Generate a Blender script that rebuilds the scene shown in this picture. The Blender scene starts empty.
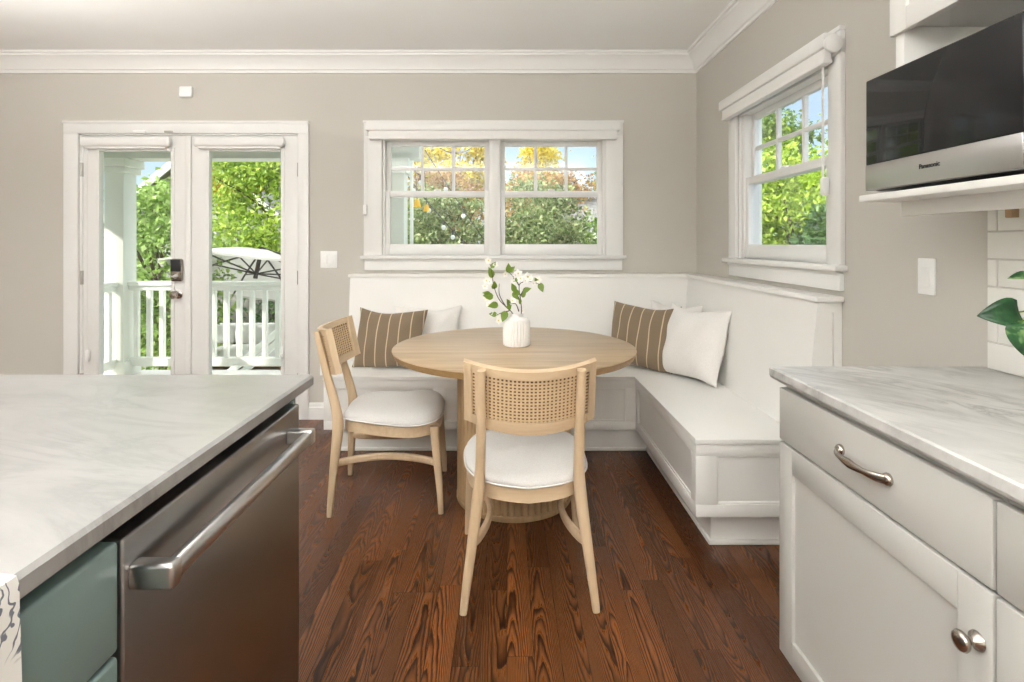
import bpy, bmesh, math, random
import numpy as np
from mathutils import Vector, Matrix

# ------------------------------------------------------------------ camera, sky, sun, lamps, exposure
SC = bpy.context.scene
COL = SC.collection
R = math.radians
EYE, FPX = 1.27, 540.0          # eye height and focal length in pixels of a 1024 px wide frame
cam_data = bpy.data.cameras.new('camera')
cam_data.sensor_width = 36.0
cam_data.lens = FPX / 1024 * 36.0
cam_data.shift_x = 5 / 1024
cam_data.shift_y = -98 / 1024
cam_data.clip_start = 0.02
cam = bpy.data.objects.new('camera', cam_data)
cam.location = (0, 0, EYE)
cam.rotation_euler = (R(90), 0, 0)
COL.objects.link(cam)
SC.camera = cam

SC.view_settings.view_transform = 'Standard'
SC.view_settings.look = 'None'
SC.view_settings.gamma = 1
SC.view_settings.use_curve_mapping = False
SC.view_settings.exposure = 0.31
SC.cycles.use_denoising = True
SC.cycles.max_bounces = 10
SC.cycles.diffuse_bounces = 6
SC.cycles.transparent_max_bounces = 16

world = bpy.data.worlds.new('sky'); SC.world = world
world.use_nodes = True
wn = world.node_tree
sky = wn.nodes.new('ShaderNodeTexSky'); sky.sky_type = 'NISHITA'
sky.sun_disc = False; sky.sun_elevation = R(48); sky.sun_rotation = R(235)
sky.air_density = 1.0; sky.dust_density = 1.2; sky.ozone_density = 1.5
bgn = wn.nodes['Background']; bgn.inputs['Strength'].default_value = 0.17
sky_mix = wn.nodes.new('ShaderNodeMix'); sky_mix.data_type = 'RGBA'; sky_mix.inputs[0].default_value = .55
sky_mix.inputs[7].default_value = (4.0, 4.9, 6.0, 1)       # thin bright haze over the blue
wn.links.new(sky.outputs[0], sky_mix.inputs[6]); wn.links.new(sky_mix.outputs[2], bgn.inputs['Color'])
# unseen upper sky brightened towards the zenith to push more daylight indoors
geo = wn.nodes.new('ShaderNodeTexCoord'); sep = wn.nodes.new('ShaderNodeSeparateXYZ'); wn.links.new(geo.outputs['Generated'], sep.inputs[0])
mr = wn.nodes.new('ShaderNodeMapRange'); mr.inputs['From Min'].default_value = .22; mr.inputs['From Max'].default_value = .9
mr.inputs['To Min'].default_value = 0; mr.inputs['To Max'].default_value = 1; wn.links.new(sep.outputs[2], mr.inputs['Value'])
zenith_mix = wn.nodes.new('ShaderNodeMix'); zenith_mix.data_type = 'RGBA'; wn.links.new(mr.outputs[0], zenith_mix.inputs[0])
wn.links.new(sky_mix.outputs[2], zenith_mix.inputs[6]); zenith_mix.inputs[7].default_value = (17, 17, 17, 1); wn.links.new(zenith_mix.outputs[2], bgn.inputs['Color'])

sun_d = bpy.data.lights.new('sun', 'SUN'); sun_d.energy = 6.5; sun_d.angle = R(1.0); sun_d.color = (1, .94, .84)
sun = bpy.data.objects.new('sun', sun_d); COL.objects.link(sun)
sun.rotation_euler = Vector((0.80, 0.40, -0.52)).to_track_quat('-Z', 'Y').to_euler()

def area(name, loc, size, power, direction, color=(1, 1, 1), shape='RECTANGLE', spread=180):
    l = bpy.data.lights.new(name, 'AREA'); l.shape = shape; l.size = size[0]; l.size_y = size[1]
    l.energy = power; l.color = color; l.spread = R(spread)
    o = bpy.data.objects.new(name, l); COL.objects.link(o); o.location = loc
    o.rotation_euler = Vector(direction).to_track_quat('-Z', 'Y').to_euler()
    return o
# added fill lamp in front of the rear wall, which has no window
area('rear_fill', (-3.45, -2.52, 1.60), (1.4, 1.25), 24, (0, 1, -.02), (.98, 1, .99))
# added fill lamps without fixtures, bounced off the ceiling to brighten the room
area('rear_bounce_fill', (-.8, -1.8, 2.10), (4.0, .6), 215, (0, .06, 1), (1, 1, .985))
area('island_bounce_fill', (-1.15, .8, 1.85), (.14, 1.2), 62, (0, 0, 1), (1, 1, .985))  # unseen ceiling-bounce fill above the island; no pendant hangs there
area('nook_bounce_fill', (-2.6, 2.0, 1.72), (.30, .30), 22, (0, 0, 1), (1, .97, .92), 'DISK')  # unseen fill added to lift the ceiling near the nook; no floor lamp stands here
# added downward fill lamps at ceiling height, out of view and without fixtures
for lx, ly, p in ((-.1, -1.0, 7), (-2.4, -1.0, 6), (-3.9, 1.7, 9)):
    area('overhead_fill', (lx, ly, 2.615), (.16, .16), p, (0, 0, -1), (1, .97, .90), 'DISK', 150)

# ------------------------------------------------------------------ helpers
random.seed(7)
ORIG = {}
def lk(o):
    COL.objects.link(o); return o
def tag(o, label=None, cat=None, group=None, kind=None):
    if label: o['label'] = label
    if cat: o['category'] = cat
    if group: o['group'] = group
    if kind: o['kind'] = kind
    return o
def thing(name, label, cat, loc=(0, 0, 0), group=None):
    o = bpy.data.objects.new(name, None); lk(o); o.location = loc; o.empty_display_size = .05
    ORIG[o] = Vector(loc)
    return tag(o, label, cat, group)
def mk(name, bm, mat, parent=None, smooth=None, recalc=True):
    """link a bmesh (modelled in world coordinates) as ONE object, under parent if given"""
    if recalc: bmesh.ops.recalc_face_normals(bm, faces=bm.faces)
    if parent is not None and ORIG.get(parent) is not None and ORIG[parent].length > 0:
        bmesh.ops.translate(bm, verts=bm.verts, vec=-ORIG[parent])
    me = bpy.data.meshes.new(name); bm.to_mesh(me); bm.free()
    if mat: me.materials.append(mat)
    if smooth is not None:
        for p in me.polygons: p.use_smooth = True
        me.set_sharp_from_angle(angle=R(smooth))
    o = bpy.data.objects.new(name, me); lk(o)
    if parent is not None:
        o.parent = parent; ORIG[o] = ORIG.get(parent, Vector())
    else:
        ORIG[o] = Vector()
    return o
def recenter(o, loc):
    """move an object's origin to loc, keeping the mesh where it is"""
    o.data.transform(Matrix.Translation(-Vector(loc))); o.location = loc; ORIG[o] = Vector(loc); return o
def copy_tree(o, parent=None):
    c = o.copy(); lk(c); c.parent = parent
    for ch in list(o.children): copy_tree(ch, c)
    return c
def struct(name, bm, mat, smooth=None, parent=None):
    o = mk(name, bm, mat, parent, smooth)
    if parent is None: o['kind'] = 'structure'
    return o
def B(): return bmesh.new()
def box(bm, x0, x1, y0, y1, z0, z1, bev=0.0, seg=2):
    x0, x1 = min(x0, x1), max(x0, x1); y0, y1 = min(y0, y1), max(y0, y1); z0, z1 = min(z0, z1), max(z0, z1)
    g = bmesh.ops.create_cube(bm, size=1)
    vs = g['verts']
    for v in vs:
        v.co = Vector(((x0 + x1) / 2 + v.co.x * (x1 - x0), (y0 + y1) / 2 + v.co.y * (y1 - y0), (z0 + z1) / 2 + v.co.z * (z1 - z0)))
    if bev > 0:
        bev = min(bev, .45 * min(x1 - x0, y1 - y0, z1 - z0))
        es = list({e for v in vs for e in v.link_edges})
        bmesh.ops.bevel(bm, geom=es, offset=bev, segments=seg, affect='EDGES', profile=.5)
    return bm
def loft(bm, rings, cap=True, closed=False):
    vr = [[bm.verts.new(p) for p in r] for r in rings]
    n = len(rings[0]); m = len(rings)
    for i in range(m if closed else m - 1):
        a, b = vr[i], vr[(i + 1) % m]
        for j in range(n):
            bm.faces.new((a[j], a[(j + 1) % n], b[(j + 1) % n], b[j]))
    if cap and not closed:
        bm.faces.new(vr[0][::-1]); bm.faces.new(vr[-1])
    return bm
def catmull(pts, k=6):
    P = [Vector(p) for p in pts]; out = []
    for i in range(len(P) - 1):
        p0 = P[max(i - 1, 0)]; p1 = P[i]; p2 = P[i + 1]; p3 = P[min(i + 2, len(P) - 1)]
        for j in range(k):
            t = j / k
            out.append(.5 * ((2 * p1) + (-p0 + p2) * t + (2 * p0 - 5 * p1 + 4 * p2 - p3) * t * t + (-p0 + 3 * p1 - 3 * p2 + p3) * t ** 3))
    out.append(P[-1]); return out
def lerp_list(vals, n):
    out = []
    for i in range(n):
        t = i / (n - 1) * (len(vals) - 1); j = min(int(t), len(vals) - 2); f = t - j
        a, b = vals[j], vals[j + 1]
        out.append(a + (b - a) * f if not isinstance(a, tuple) else tuple(p + (q - p) * f for p, q in zip(a, b)))
    return out
def supell(n, a, b, e=4.0):
    out = []
    for i in range(n):
        t = 2 * math.pi * (i + .5) / n; c, s = math.cos(t), math.sin(t)
        out.append((a * math.copysign(abs(c) ** (2 / e), c), b * math.copysign(abs(s) ** (2 / e), s)))
    return out
def sweep(bm, pts, sizes, n=12, e=2.0, up=None, smooth_k=0):
    """sweep a (super)elliptic section along pts; sizes: list of (half_a, half_b) or radii; up: fixed reference axis for half_a"""
    if smooth_k: pts = catmull(pts, smooth_k)
    pts = [Vector(p) for p in pts]; m = len(pts)
    sizes = lerp_list([s if isinstance(s, tuple) else (s, s) for s in (sizes if len(sizes) > 1 else sizes * 2)], m)
    rings = []; ref = None
    for i, p in enumerate(pts):
        t = (pts[min(i + 1, m - 1)] - pts[max(i - 1, 0)]).normalized()
        if up is not None: a = Vector(up) - t * t.dot(Vector(up))
        elif ref is None:
            a = t.orthogonal()
        else: a = ref - t * t.dot(ref)
        a.normalize(); ref = a; b = t.cross(a)
        rings.append([p + a * u + b * v for u, v in supell(n, sizes[i][0], sizes[i][1], e)])
    return loft(bm, rings)
def lathe(bm, prof, n=32, mat=None, cap=True):
    M = mat or Matrix.Identity(4)
    rings = [[M @ Vector((r * math.cos(2 * math.pi * j / n), r * math.sin(2 * math.pi * j / n), z)) for j in range(n)] for r, z in prof]
    return loft(bm, rings, cap)
def prism(bm, poly, axis, lo, hi):
    """extrude a 2D polygon along axis ('X': poly is (y,z); 'Y': (x,z); 'Z': (x,y))"""
    def P(p, t):
        return Vector((t, p[0], p[1])) if axis == 'X' else Vector((p[0], t, p[1])) if axis == 'Y' else Vector((p[0], p[1], t))
    return loft(bm, [[P(p, lo) for p in poly], [P(p, hi) for p in poly]])
def at(px, py, d):
    return Vector(((px - 507) * d / FPX, d, EYE - (py - 243) * d / FPX))

# ------------------------------------------------------------------ materials
class NT:
    def __init__(s, name):
        s.m = bpy.data.materials.new(name); s.m.use_nodes = True; s.t = s.m.node_tree
        s.b = s.t.nodes['Principled BSDF']; s.out = s.t.nodes['Material Output']
    def n(s, typ, **kw):
        nd = s.t.nodes.new(typ)
        for k, v in kw.items(): setattr(nd, k, v)
        return nd
    def put(s, sock, v):
        if isinstance(v, bpy.types.NodeSocket): s.t.links.new(v, sock)
        elif v is not None: sock.default_value = v
    def math(s, op, a, b=None, c=None, clamp=False):
        nd = s.n('ShaderNodeMath', operation=op); nd.use_clamp = clamp
        s.put(nd.inputs[0], a)
        if b is not None: s.put(nd.inputs[1], b)
        if c is not None: s.put(nd.inputs[2], c)
        return nd.outputs[0]
    def coord(s, which='Object'): return s.n('ShaderNodeTexCoord').outputs[which]
    def xyz(s, v):
        nd = s.n('ShaderNodeSeparateXYZ'); s.put(nd.inputs[0], v); return nd.outputs
    def comb(s, x, y, z):
        nd = s.n('ShaderNodeCombineXYZ')
        for i, v in enumerate((x, y, z)): s.put(nd.inputs[i], v)
        return nd.outputs[0]
    def mapping(s, v, scale=(1, 1, 1), loc=(0, 0, 0), rot=(0, 0, 0)):
        nd = s.n('ShaderNodeMapping'); s.put(nd.inputs[0], v)
        nd.inputs['Scale'].default_value = scale; nd.inputs['Location'].default_value = loc; nd.inputs['Rotation'].default_value = rot
        return nd.outputs[0]
    def noise(s, v, scale=5, detail=3, rough=.5, dist=0):
        nd = s.n('ShaderNodeTexNoise'); s.put(nd.inputs['Vector'], v)
        for k, x in (('Scale', scale), ('Detail', detail), ('Roughness', rough), ('Distortion', dist)): nd.inputs[k].default_value = x
        return nd.outputs[0]
    def ramp(s, v, stops):
        nd = s.n('ShaderNodeValToRGB'); s.put(nd.inputs[0], v); el = nd.color_ramp.elements
        while len(el) < len(stops): el.new(.5)
        for e, (p, c) in zip(el, stops):
            e.position = p; e.color = (*c, 1) if len(c) == 3 else c
        return nd.outputs[0]
    def mix(s, f, a, b, mode='MIX'):
        nd = s.n('ShaderNodeMix', data_type='RGBA', blend_type=mode)
        s.put(nd.inputs[0], f)
        for i, v in ((6, a), (7, b)): s.put(nd.inputs[i], (*v, 1) if isinstance(v, tuple) and len(v) == 3 else v)
        return nd.outputs[2]
    def bump(s, h, strength=.1, dist=.01):
        nd = s.n('ShaderNodeBump'); s.put(nd.inputs['Height'], h)
        nd.inputs['Strength'].default_value = strength; nd.inputs['Distance'].default_value = dist
        s.put(s.b.inputs['Normal'], nd.outputs[0])
    def set(s, **kw):
        names = {'col': 'Base Color', 'rough': 'Roughness', 'metal': 'Metallic', 'spec': 'Specular IOR Level', 'coat': 'Coat Weight', 'coat_rough': 'Coat Roughness',
                 'emit': 'Emission Color', 'emit_s': 'Emission Strength', 'aniso': 'Anisotropic', 'sheen': 'Sheen Weight'}
        for k, v in kw.items():
            s.put(s.b.inputs[names[k]], (*v, 1) if isinstance(v, tuple) and len(v) == 3 else v)
        return s

def paint(name, col, rough=.5, var=.03, nscale=3.0, bump=0.0, bscale=200, **kw):
    t = NT(name); c = t.coord()
    f = t.noise(c, nscale, 3)
    lo = tuple(max(0, x * (1 - var)) for x in col); hi = tuple(min(1, x * (1 + var)) for x in col)
    t.set(col=t.ramp(f, [(.3, lo), (.7, hi)]), rough=rough, **kw)
    if bump: t.bump(t.noise(c, bscale, 2), bump, .002)
    return t.m

M = {}
M['wall'] = paint('greige_wall_paint', (.53, .508, .462), .75, .012, 2, .06, 260)
M['ceiling'] = paint('ceiling_paint', (.90, .90, .89), .8, .01, 2, .05, 200)
M['trim'] = paint('white_trim_paint', (.79, .787, .77), .38, .012, 4)
M['bench'] = paint('bench_paint', (.82, .812, .785), .33, .012, 4)
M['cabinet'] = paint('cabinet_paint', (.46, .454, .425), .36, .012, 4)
M['teal'] = paint('teal_cabinet_paint', (.18, .255, .245), .33, .03, 3)
M['shade'] = paint('shade_fabric', (.82, .81, .79), .8, .01, 30, .1, 900)
M['plastic'] = paint('white_plastic', (.86, .86, .85), .3, .01)
M['exterior'] = paint('exterior_white_paint', (.80, .82, .77), .5, .03)
M['rail'] = paint('railing_white_paint', (.86, .88, .84), .45, .02)
M['soffit'] = paint('soffit_paint', (.66, .69, .63), .6, .03)
M['dark'] = paint('black_recess', (.012, .012, .013), .6, .1)
M['blackplastic'] = paint('black_plastic', (.02, .02, .022), .3, .1)
M['tile'] = paint('white_glazed_tile', (.80, .79, .75), .14, .02, 8)
M['grout'] = paint('pale_grout', (.66, .64, .60), .9, .04, 40)
M['vase'] = paint('white_ceramic', (.83, .81, .79), .42, .015, 20)
M['canopy'] = None
M['darkmetal'] = paint('dark_metal', (.03, .028, .026), .4, .1)
M['bark'] = paint('bark', (.10, .07, .045), .9, .3, 20, .5, 60)
M['twig'] = paint('dark_twig', (.055, .035, .025), .7, .2, 60)
M['concrete'] = paint('pale_patio', (.62, .61, .58), .9, .1, 3)
M['lawn'] = paint('lawn', (.10, .16, .04), .95, .3, 5)
M['siding'] = paint('grey_siding', (.42, .42, .40), .8, .04, 2)
M['yellow'] = paint('yellow_lantern', (.85, .50, .03), .6, .05)
M['bulb'] = paint('frosted_bulb', (.86, .88, .86), .2, .01)
M['sofa'] = paint('outdoor_cushion', (.70, .70, .68), .9, .03, 8)
M['fencewood'] = paint('fence_wood', (.42, .25, .12), .85, .15, 6)
M['fencegrey'] = paint('weathered_boards', (.30, .29, .26), .9, .12, 6)
M['petal'] = paint('white_petal', (.90, .89, .86), .6, .03, 40)
M['stamen'] = paint('yellow_stamen', (.75, .62, .20), .7, .05)
M['tan'] = paint('raw_wood_cleat', (.45, .30, .17), .7, .1, 20)

def metal(name, col, rough, aniso=0, streak=None):
    t = NT(name); c = t.coord()
    if streak:
        f = t.noise(t.mapping(c, streak), 1.0, 4, .6)
        t.set(rough=t.math('MULTIPLY_ADD', f, .12, rough - .06))
    else: t.set(rough=rough)
    t.set(col=col, metal=1.0, aniso=aniso); return t.m
M['steel'] = metal('brushed_stainless', (.36, .355, .35), .32, .3, (500, 4, 4))
M['steelbar'] = metal('satin_steel_bar', (.62, .61, .60), .28)
M['microsteel'] = metal('microwave_stainless', (.52, .51, .50), .30, .2, (4, 4, 600))
M['nickel'] = metal('brushed_nickel', (.42, .38, .34), .22)
M['hinge'] = metal('hinge_nickel', (.45, .43, .40), .3)

def mk_wood(name, c0, c1, c2, axis=0, rough=.45, scale=1.0):
    t = NT(name); c = t.coord()
    sc = [38 * scale] * 3; sc[axis] = 2.6 * scale
    f = t.noise(t.mapping(c, tuple(sc)), 1.0, 5, .6, .4)
    sc2 = [9 * scale] * 3; sc2[axis] = .9 * scale
    g = t.noise(t.mapping(c, tuple(sc2)), 1.0, 2, .5, .6)
    k = t.math('ADD', t.math('MULTIPLY', f, .55), t.math('MULTIPLY', g, .45))
    t.set(col=t.ramp(k, [(.32, c0), (.5, c1), (.68, c2)]), rough=rough)
    t.bump(f, .05, .002)
    return t.m
M['tabletop'] = mk_wood('pale_oak_veneer', (.29, .20, .11), (.40, .285, .165), (.49, .36, .22), 0, .34)
M['tableedge'] = mk_wood('oak_edge', (.30, .175, .07), (.38, .235, .10), (.44, .29, .13), 0, .45)
M['tambour'] = mk_wood('tambour_oak', (.36, .235, .115), (.45, .31, .165), (.52, .37, .21), 2, .5)
M['beech'] = mk_wood('natural_beech', (.50, .365, .225), (.58, .435, .28), (.65, .50, .34), 2, .42)
M['beechx'] = mk_wood('natural_beech_rail', (.50, .365, .225), (.58, .435, .28), (.65, .50, .34), 0, .42)
M['cane'] = paint('woven_cane', (.62, .45, .27), .55, .08, 120)
M['backing'] = paint('brown_backing', (.13, .07, .032), .8, .1, 20)

def mk_floor():
    t = NT('dark_oak_planks'); x, y, z = t.xyz(t.coord())
    W = .083
    xs = t.math('DIVIDE', x, W); i = t.math('FLOOR', xs)
    def wn(v):
        nd = t.n('ShaderNodeTexWhiteNoise', noise_dimensions='1D'); t.put(nd.inputs['W'], v); return nd.outputs
    r1 = wn(i)[0]
    ys = t.math('DIVIDE', t.math('ADD', y, t.math('MULTIPLY', r1, 9.0)), 1.15); seg = t.math('FLOOR', ys)
    pid = t.math('ADD', t.math('MULTIPLY', i, 17.31), t.math('MULTIPLY', seg, 3.77))
    rc = t.n('ShaderNodeSeparateColor'); t.put(rc.inputs[0], wn(pid)[1]); ra, rb, rg = rc.outputs
    rd = wn(t.math('ADD', pid, 91.7))[0]
    u = t.math('SUBTRACT', t.math('SUBTRACT', xs, i), .5)
    uu = t.math('ADD', u, t.math('MULTIPLY', t.math('SUBTRACT', ra, .5), 1.1))
    n1 = t.noise(t.comb(t.math('MULTIPLY', x, 14), t.math('MULTIPLY', y, 2.6), pid), 1.0, 2, .55)
    n2 = t.noise(t.comb(t.math('MULTIPLY', x, 60), t.math('MULTIPLY', y, 9), pid), 1.0, 2, .5)
    sgn = t.math('SUBTRACT', t.math('MULTIPLY', t.math('GREATER_THAN', rd, .5), 2), 1)
    slope = t.math('MULTIPLY', sgn, t.math('MULTIPLY_ADD', rb, 4.5, 2.5))
    g = t.math('ADD', t.math('MULTIPLY', y, slope), t.math('MULTIPLY', t.math('MULTIPLY', uu, uu), t.math('MULTIPLY_ADD', rg, 8, 6)))
    g = t.math('ADD', g, t.math('ADD', t.math('MULTIPLY', n1, 3.2), t.math('MULTIPLY', n2, .35)))
    fr = t.math('FRACT', t.math('MULTIPLY', g, t.math('MULTIPLY_ADD', wn(t.math('ADD', pid, 33.3))[0], 1.5, 1.1)))
    band = t.math('MULTIPLY', t.math('POWER', fr, 1.6), t.math('SUBTRACT', 1.0, t.math('POWER', fr, 14.0)))
    pore = t.noise(t.comb(t.math('MULTIPLY', x, 420), t.math('MULTIPLY', y, 14), pid), 1.0, 3, .6)
    grain = t.math('ADD', t.math('MULTIPLY', band, .80), t.math('MULTIPLY', t.math('SUBTRACT', pore, .5), .55), clamp=True)
    col = t.ramp(grain, [(.0, (.200, .076, .024)), (.30, (.110, .039, .0125)), (.50, (.034, .012, .005)), (.70, (.0045, .0028, .002))])
    tone = t.ramp(rd, [(0, (.50, .46, .44)), (.5, (.90, .88, .86)), (1, (1.30, 1.24, 1.15))])
    col = t.mix(1.0, col, tone, 'MULTIPLY')
    e1 = t.math('GREATER_THAN', t.math('ABSOLUTE', u), .487)
    fy = t.math('SUBTRACT', ys, seg)
    e2 = t.math('LESS_THAN', fy, .0016)
    edge = t.math('MAXIMUM', e1, e2)
    col = t.mix(t.math('MULTIPLY', edge, .75), col, (.010, .005, .003))
    t.set(col=col, rough=t.math('MULTIPLY_ADD', grain, .12, .27), spec=.34)
    t.bump(t.math('SUBTRACT', t.math('MULTIPLY', grain, -.25), edge), .25, .0012)
    return t.m
M['floor'] = mk_floor()

def mk_marble(name, base, vein, s=1.0, contrast=.5, rot=.5):
    t = NT(name); c = t.mapping(t.coord(), (1, 1, 1), rot=(0, 0, rot))
    w = t.noise(c, 2.2 * s, 5, .6); 
    cc = t.mapping(c, (1.0 * s, 2.6 * s, 1.0 * s))
    a = t.noise(cc, 2.4, 7, .62, 1.1)
    v = t.math('ABSOLUTE', t.math('SUBTRACT', a, .5)); v = t.math('SUBTRACT', 1.0, t.math('MULTIPLY', v, 9), clamp=True)
    v = t.math('MULTIPLY', t.math('POWER', v, 2.2), t.math('MULTIPLY', t.math('SUBTRACT', w, .38, clamp=True), 3.0, clamp=True), clamp=True)
    cloud = t.noise(cc, 1.3, 6, .65, .5)
    cl = t.ramp(cloud, [(.35, base), (.72, tuple(b * (1 - .22 * contrast / .5) for b in base))])
    t.set(col=t.mix(t.math('MULTIPLY', v, contrast), cl, vein), rough=.30, spec=.4)
    return t.m
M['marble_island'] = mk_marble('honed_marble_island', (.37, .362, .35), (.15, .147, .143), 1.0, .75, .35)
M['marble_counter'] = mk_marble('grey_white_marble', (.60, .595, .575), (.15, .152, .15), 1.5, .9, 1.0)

def mk_fabric(name, col, stripes=None, scol=(.62, .50, .33), wrinkle=.25):
    t = NT(name); c = t.coord()
    x, y, z = t.xyz(c)
    wx = t.math('SINE', t.math('MULTIPLY', x, 2200)); wz = t.math('SINE', t.math('MULTIPLY', y, 2200))
    weave = t.math('MULTIPLY', wx, wz)
    f = t.noise(c, 260, 3, .6); base = t.ramp(f, [(.3, tuple(k * .9 for k in col)), (.7, tuple(min(1, k * 1.06) for k in col))])
    if stripes:
        d = t.math('ABSOLUTE', t.math('SUBTRACT', t.math('FRACT', t.math('ADD', t.math('DIVIDE', x, stripes), .5)), .5))
        s = t.math('LESS_THAN', d, .048)
        base = t.mix(s, base, scol)
    t.set(col=base, rough=.92, sheen=.15)
    t.bump(t.math('ADD', t.math('MULTIPLY', weave, .2), t.math('MULTIPLY', t.noise(c, 9, 4, .6), 3)), wrinkle, .004)
    return t.m
M['stripe'] = mk_fabric('taupe_striped_fabric', (.205, .152, .098), .0705, (.54, .43, .29))
M['linen'] = mk_fabric('white_linen', (.80, .78, .745))
M['seat'] = mk_fabric('oatmeal_upholstery', (.62, .605, .58), None, (0, 0, 0), .10)
M['piping'] = mk_fabric('seat_piping', (.76, .74, .71), None, (0, 0, 0), .05)

def mk_glass(name, tint=(1, 1, 1), refl=.9):
    t = NT(name); t.t.nodes.remove(t.b)
    tr = t.n('ShaderNodeBsdfTransparent'); tr.inputs[0].default_value = (*tint, 1)
    gl = t.n('ShaderNodeBsdfGlossy'); gl.inputs['Roughness'].default_value = .01; gl.inputs[0].default_value = (refl, refl, refl, 1)
    bf = t.n('ShaderNodeNewGeometry').outputs['Backfacing']      # same air-to-glass ratio on both faces: a thin pane
    fr = t.n('ShaderNodeFresnel'); t.put(fr.inputs[0], t.math('ADD', 1.45, t.math('MULTIPLY', bf, 1 / 1.45 - 1.45)))
    mx = t.n('ShaderNodeMixShader'); t.put(mx.inputs[0], fr.outputs[0]); t.put(mx.inputs[1], tr.outputs[0]); t.put(mx.inputs[2], gl.outputs[0])
    t.put(t.out.inputs[0], mx.outputs[0]); return t.m
M['glass'] = mk_glass('window_glass', (.97, .985, .975))
t = NT('dark_oven_glass'); c = t.coord(); t.set(col=t.ramp(t.noise(c, 4, 2), [(.3, (.014, .014, .0145)), (.7, (.016, .016, .0165))]), rough=.05, spec=.28); M['ovenglass'] = t.m

def mk_leaf(name, stops, trans=.35, rough=.5):
    t = NT(name); t.t.nodes.remove(t.b)
    geo = t.n('ShaderNodeNewGeometry')
    big = t.noise(t.coord(), 1.1, 3, .6)
    k = t.math('ADD', t.math('MULTIPLY', geo.outputs['Random Per Island'], .62), t.math('MULTIPLY', t.math('SUBTRACT', big, .2), .62), clamp=True)
    col = t.ramp(k, stops)
    p = t.n('ShaderNodeBsdfPrincipled'); t.put(p.inputs['Base Color'], col); p.inputs['Roughness'].default_value = rough
    tl = t.n('ShaderNodeBsdfTranslucent'); t.put(tl.inputs[0], col)
    mx = t.n('ShaderNodeMixShader'); mx.inputs[0].default_value = trans
    t.put(mx.inputs[1], p.outputs[0]); t.put(mx.inputs[2], tl.outputs[0]); t.put(t.out.inputs[0], mx.outputs[0]); return t.m
M['leaf_green'] = mk_leaf('leaf_mid_green', [(.1, (.05, .11, .02)), (.5, (.16, .28, .05)), (.9, (.36, .46, .10))])
M['leaf_fresh'] = mk_leaf('leaf_fresh_green', [(.1, (.08, .17, .03)), (.5, (.28, .44, .09)), (.9, (.58, .70, .28))])
M['leaf_lime'] = mk_leaf('leaf_lime', [(.1, (.09, .20, .02)), (.5, (.40, .56, .06)), (.9, (.66, .76, .15))])
M['leaf_dark'] = mk_leaf('leaf_dark_green', [(.1, (.014, .045, .012)), (.5, (.05, .12, .035)), (.9, (.18, .30, .10))], .2)
M['leaf_hedge'] = mk_leaf('leaf_hedge', [(.1, (.04, .09, .02)), (.5, (.20, .28, .08)), (.9, (.48, .52, .26))], .25)
M['leaf_yellow'] = mk_leaf('leaf_yellow', [(.1, (.26, .28, .03)), (.45, (.70, .55, .03)), (.9, (.93, .82, .10))])
M['leaf_orange'] = mk_leaf('leaf_orange', [(.1, (.18, .11, .04)), (.4, (.42, .23, .075)), (.7, (.58, .38, .13)), (.95, (.36, .38, .10))])
M['leaf_branch'] = mk_leaf('leaf_branch', [(.1, (.10, .19, .02)), (.6, (.20, .30, .035)), (.9, (.36, .44, .08))], .25)
t = NT('umbrella_canvas'); c = t.coord(); col = t.ramp(t.noise(c, 4, 3), [(.3, (.58, .565, .53)), (.7, (.62, .605, .57))]); t.set(col=col, rough=.9)
tl = t.n('ShaderNodeBsdfTranslucent'); t.put(tl.inputs[0], col); mx = t.n('ShaderNodeMixShader'); mx.inputs[0].default_value = .5
t.put(mx.inputs[1], t.b.outputs[0]); t.put(mx.inputs[2], tl.outputs[0]); t.put(t.out.inputs[0], mx.outputs[0]); M['canopy'] = t.m
t = NT('variegated_leaf'); c = t.coord(); f = t.noise(t.mapping(c, (18, 18, 18)), 1, 3, .6, .8)
t.set(col=t.ramp(f, [(.38, (.010, .055, .018)), (.54, (.03, .11, .035)), (.60, (.20, .34, .13)), (.75, (.36, .46, .24))]), rough=.3); M['leaf_pothos'] = t.m

t = NT('roof_shingle'); c = t.coord(); f = t.noise(t.mapping(c, (6, 6, 30)), 1, 3)
t.set(col=t.ramp(f, [(.3, (.17, .17, .17)), (.7, (.28, .28, .275))]), rough=.9); M['roof'] = t.m
t = NT('white_towel_scroll_print'); c = t.coord(); w = t.n('ShaderNodeTexWave', wave_type='RINGS', rings_direction='X'); t.put(w.inputs['Vector'], c)
w.inputs['Scale'].default_value = 26; w.inputs['Distortion'].default_value = 9; w.inputs['Detail'].default_value = 1.5; w.inputs['Detail Scale'].default_value = 2.2
ln = t.ramp(w.outputs[1], [(.80, (0, 0, 0)), (.90, (1, 1, 1))]); nb = t.ramp(t.noise(c, 22, 2), [(.46, (0, 0, 0)), (.54, (1, 1, 1))])
t.set(col=t.mix(t.mix(1.0, ln, nb, 'MULTIPLY'), (.74, .73, .70), (.16, .17, .21)), rough=.95); t.bump(t.noise(c, 500, 2), .2, .001); M['towel'] = t.m

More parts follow.
